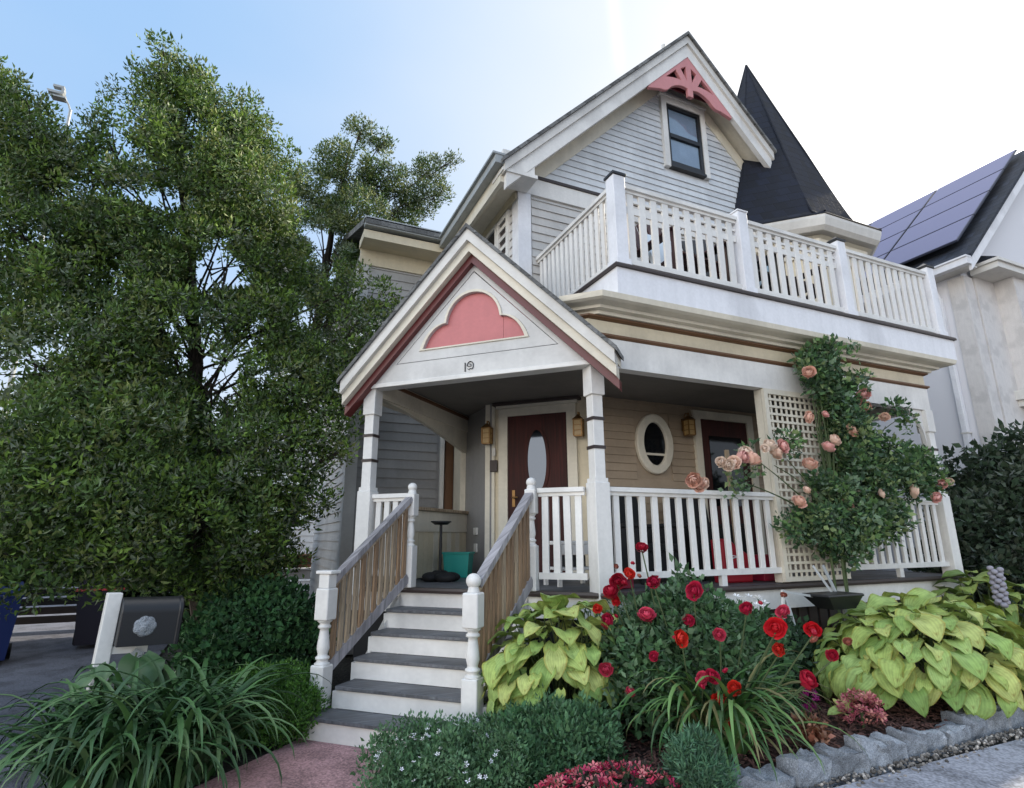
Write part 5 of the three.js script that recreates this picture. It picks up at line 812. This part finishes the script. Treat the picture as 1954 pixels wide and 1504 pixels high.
const limeM = hostaM([[0.46, 0.58, 0.16], [0.42, 0.57, 0.18], [0.55, 0.62, 0.20], [0.34, 0.50, 0.14], [0.24, 0.38, 0.10]]), greenM = hostaM([[0.26, 0.37, 0.09], [0.19, 0.30, 0.08], [0.32, 0.42, 0.11], [0.14, 0.24, 0.07]]), deepM = hostaM([[0.08, 0.16, 0.05], [0.06, 0.12, 0.05], [0.05, 0.10, 0.05]]);
hosta('lime green hosta between the stairs and the red rose bush', [2.42, 0.36, -4.42], [0.64, 0.66, 0.48], 190, 0.72, limeM, 401);
hosta('wide lime green hosta at the right edge overhanging the stone edging', [6.05, 0.26, -3.76], [1.18, 0.66, 0.76], 295, 0.86, limeM, 402);
hosta('mid green hosta at the far right end of the porch deck', [8.2, 0.35, -4.3], [0.85, 0.75, 0.5], 80, 0.95, greenM, 403);
hosta('small dark green hosta under the lime leaves at the right edge', [7.1, 0.2, -3.75], [0.6, 0.4, 0.4], 50, 0.8, deepM, 404);
{ // grey flower stalk above the far hosta
  const o = thing('flower_stalk', 'grey lilac flower stalk rising from the far hosta', 'flower stalk', [7.72, 0.3, -3.9]); const rn = mulberry(5), g = [];
  part(o, 'stalk', tube([[7.72, 0.3, -3.9], [7.70, 0.8, -3.88], [7.66, 1.22, -3.86]], 0.012), M.stem);
  for (let i = 0; i < 34; i++) { const y = 0.82 + i * 0.012, b = new THREE.SphereGeometry(0.036, 8, 6); b.scale(1, 0.8, 1); const a = i * 2.4; b.translate(7.69 + 0.045 * Math.cos(a), y, -3.87 + 0.045 * Math.sin(a)); g.push(b); } part(o, 'blossoms', g, std([0.26, 0.25, 0.29], { roughness: 0.8 }));
}
// ---- strap leaved clumps
function bladeGeo(seed, L, W) {
  const rn = mulberry(seed), n = 12, ps = [], id = []; let el = 0.95 + rn() * 0.5, y = 0, z = 0; const drop = 2.0 + rn() * 1.0, tw = (rn() - 0.5) * 0.5; let x = 0, hd = 0;
  for (let i = 0; i <= n; i++) { const u = i / n, w = W * 0.5 * Math.min(1, 0.55 + u * 2) * Math.pow(1 - u, 0.55); const e = el - drop * u * u * 1.0 - 0.2 * u; hd += tw / n; for (const v of [-1, 0, 1]) ps.push(x + v * w, y + Math.abs(v) * w * 0.45, z); y += Math.sin(e) * L / n; z += Math.cos(e) * L / n; x += Math.sin(hd) * L / n * 0.4; }
  for (let i = 0; i < n; i++) for (let j = 0; j < 2; j++) { const q = i * 3 + j; id.push(q, q + 3, q + 4, q, q + 4, q + 1); }
  const g = new THREE.BufferGeometry(); g.setAttribute('position', new THREE.Float32BufferAttribute(ps, 3)); g.setIndex(id); g.computeVertexNormals(); worldUV(g); return g;
}
const blades = [0, 1, 2, 3, 4, 5, 6, 7].map((i) => bladeGeo(70 + i, 1, 0.05));
function lily(name, label, c, n, L, spread, cols, seed, upK = 1, extra = 0) {
  const rn = mulberry(seed), o = thing(name, label, 'strap leaved plant', [c[0], 0, c[2]]), ms = cols.map((k) => std(k, { roughness: 0.55 }));
  for (let i = 0; i < n; i++) { const a = rn() * 6.283, r = Math.sqrt(rn()) * spread, b = rn() * 6.283, s = L * (0.6 + 0.5 * rn()), m = new THREE.Matrix4().makeRotationY(a); m.multiply(new THREE.Matrix4().makeRotationX((rn() - 0.5) * 0.5)); m.scale(V(s * (0.8 + 0.5 * rn()), s * upK, s)); m.setPosition(c[0] + r * Math.cos(b), 0.01, c[2] + r * Math.sin(b)); piece(o, 'leaf', blades[Math.floor(rn() * 8)], ms[Math.floor(rn() * ms.length)], m); }
  if (extra) { const gs = []; for (let i = 0; i < extra; i++) { const a = rn() * 6.283, r = Math.sqrt(rn()) * spread * 0.9, b = rn() * 6.283, s = L * (0.45 + 0.5 * rn()), m = new THREE.Matrix4().makeRotationY(a); m.multiply(new THREE.Matrix4().makeRotationX((rn() - 0.5) * 0.7)); m.scale(V(s, s, s)); m.setPosition(c[0] + r * Math.cos(b), 0.01, c[2] + r * Math.sin(b)); gs.push(blades[Math.floor(rn() * 8)].clone().applyMatrix4(m)); } part(o, 'undergrowth', gs, ms[3]).userData.kind = 'stuff'; }
  return o;
}
lily('daylily', 'large clump of arching dark green strap leaves at the bottom left', [-0.52, 0, -4.98], 298, 1.12, 0.50, [[0.03, 0.09, 0.022], [0.042, 0.11, 0.028], [0.06, 0.14, 0.038], [0.022, 0.065, 0.018], [0.09, 0.165, 0.06]], 501, 1, 420);
lily('ornamental_grass', 'clump of arching green grass blades below the red roses', [3.28, 0, -3.62], 270, 1.05, 0.18, [[0.05, 0.13, 0.03], [0.075, 0.17, 0.04], [0.11, 0.21, 0.055], [0.04, 0.09, 0.03], [0.16, 0.15, 0.06]], 502, 1.0);
{ // broad leaves in front of the mailbox
  const o = thing('broad_leaf_plant', 'plant with one broad dark green leaf in front of the mailbox post', 'plant', [-0.78, 0, -5.35]); const g = hostaLeaf(90, 0.42, 0.40), m1 = std([0.028, 0.075, 0.02], { roughness: 0.5 }), m2 = std([0.07, 0.13, 0.055], { roughness: 0.6 });
  const pl = (x, y, z, ry, rx, s, m) => piece(o, 'leaf', g, m, new THREE.Matrix4().makeRotationFromEuler(new THREE.Euler(rx, ry, 0, 'YXZ')).scale(V(s, s, s)).setPosition(x, y, z));
  pl(-0.68, 0.70, -5.45, 0.3, 0.75, 0.75, m1); pl(-0.60, 0.60, -5.40, 0.9, 0.8, 0.6, m1); pl(-0.94, 0.62, -5.42, -0.6, 0.7, 0.38, m2); pl(-0.86, 0.68, -5.40, -0.1, 0.9, 0.32, m2);
  part(o, 'stems', [[-0.70, 0.74, -5.46], [-0.62, 0.64, -5.42], [-0.92, 0.68, -5.44]].map((p) => tube([[-0.78, 0, -5.4], [(p[0] - 0.78) / 2, p[1] * 0.6, -5.42], p], 0.008)), M.stem);
}
// ---- pink flowers
const petal5 = flowerGeo(5, 0.028, 0.25);
{
  const rn = mulberry(31), o = bush('pink_bedding_flowers', 'low red pink bedding flowers at the bottom centre edge', [2.02, 0.03, -3.20], [0.50, 0.17, 0.30], 500, small, foliageM, [[0.05, 0.10, 0.04], [0.06, 0.05, 0.04]], 601), s = [];
  for (let i = 0; i < 330; i++) { const a = rn() * 6.283, k = Math.sqrt(rn()); s.push(V(2.02 + 0.5 * k * Math.cos(a), 0.09 + 0.13 * Math.sqrt(Math.max(0, 1 - k * k)) + rn() * 0.03, -3.2 + 0.3 * k * Math.sin(a))); }
  blossoms(o, 'flowers', petal5, glossyM, s, [[0.42, 0.02, 0.06], [0.50, 0.09, 0.12], [0.36, 0.012, 0.07], [0.55, 0.16, 0.16]], rn, [0.8, 1.4]).userData.kind = 'stuff';
}
{
  const rn = mulberry(33), o = thing('pink_hydrangea', 'round dusty pink flower head lying low on the brown bed beside the right hosta', 'flower', [4.62, 0, -3.46]), s = [];
  for (let i = 0; i < 170; i++) { const u = rn() * 1.6 - 0.6, a = rn() * 6.283, q = Math.sqrt(1 - u * u); s.push(V(4.62 + 0.18 * q * Math.cos(a), 0.22 + 0.13 * u, -3.46 + 0.14 * q * Math.sin(a))); }
  blossoms(o, 'flower_head', flowerGeo(4, 0.033, 0.2), glossyM, s, [[0.42, 0.13, 0.13], [0.36, 0.08, 0.11], [0.48, 0.20, 0.15], [0.30, 0.06, 0.08]], rn);
  part(o, 'stem', [tube([[4.65, 0, -3.49], [4.63, 0.1, -3.47], [4.62, 0.2, -3.46]], 0.012)], M.stem); piece(o, 'leaf', hostaG[0], limeM[1], new THREE.Matrix4().makeRotationFromEuler(new THREE.Euler(0.3, -1.9, 0)).scale(V(0.5, 0.5, 0.5)).setPosition(4.53, 0.18, -3.54)); piece(o, 'leaf', hostaG[1], limeM[2], new THREE.Matrix4().makeRotationFromEuler(new THREE.Euler(0.2, 2.6, 0)).scale(V(0.5, 0.5, 0.5)).setPosition(4.60, 0.2, -3.60));
  const m = thing('magenta_flower', 'small magenta flower head between the grass clump and the pink hydrangea', 'flower', [4.42, 0, -3.78]), s2 = [];
  for (let i = 0; i < 60; i++) { const u = rn() * 2 - 1, a = rn() * 6.283, q = Math.sqrt(1 - u * u); s2.push(V(4.42 + 0.07 * q * Math.cos(a), 0.26 + 0.09 * u, -3.78 + 0.06 * q * Math.sin(a))); }
  blossoms(m, 'flower_head', flowerGeo(5, 0.028, 0.3), glossyM, s2, [[0.30, 0.008, 0.14], [0.22, 0.006, 0.12]], rn); part(m, 'stem', tube([[4.44, 0, -3.8], [4.42, 0.12, -3.79], [4.42, 0.24, -3.78]], 0.008), M.stem);
  const c = thing('spent_flower', 'faded salmon coloured bloom drooping at the right end of the grass clump', 'flower', [3.92, 0, -3.36]), s3 = [];
  for (let i = 0; i < 40; i++) s3.push(inBall(V(3.92, 0.18, -3.36), 0.09, rn, 1.2)); foliage(c, 'flower_head', spray(5, 0.06, 0.035, 0.02), glossyM, s3, [[0.34, 0.13, 0.08], [0.20, 0.09, 0.05], [0.40, 0.2, 0.12]], rn); part(c, 'stem', tube([[3.7, 0.3, -3.5], [3.82, 0.34, -3.42], [3.92, 0.2, -3.36]], 0.006), M.stem);
}
renderer.render(scene, camera);
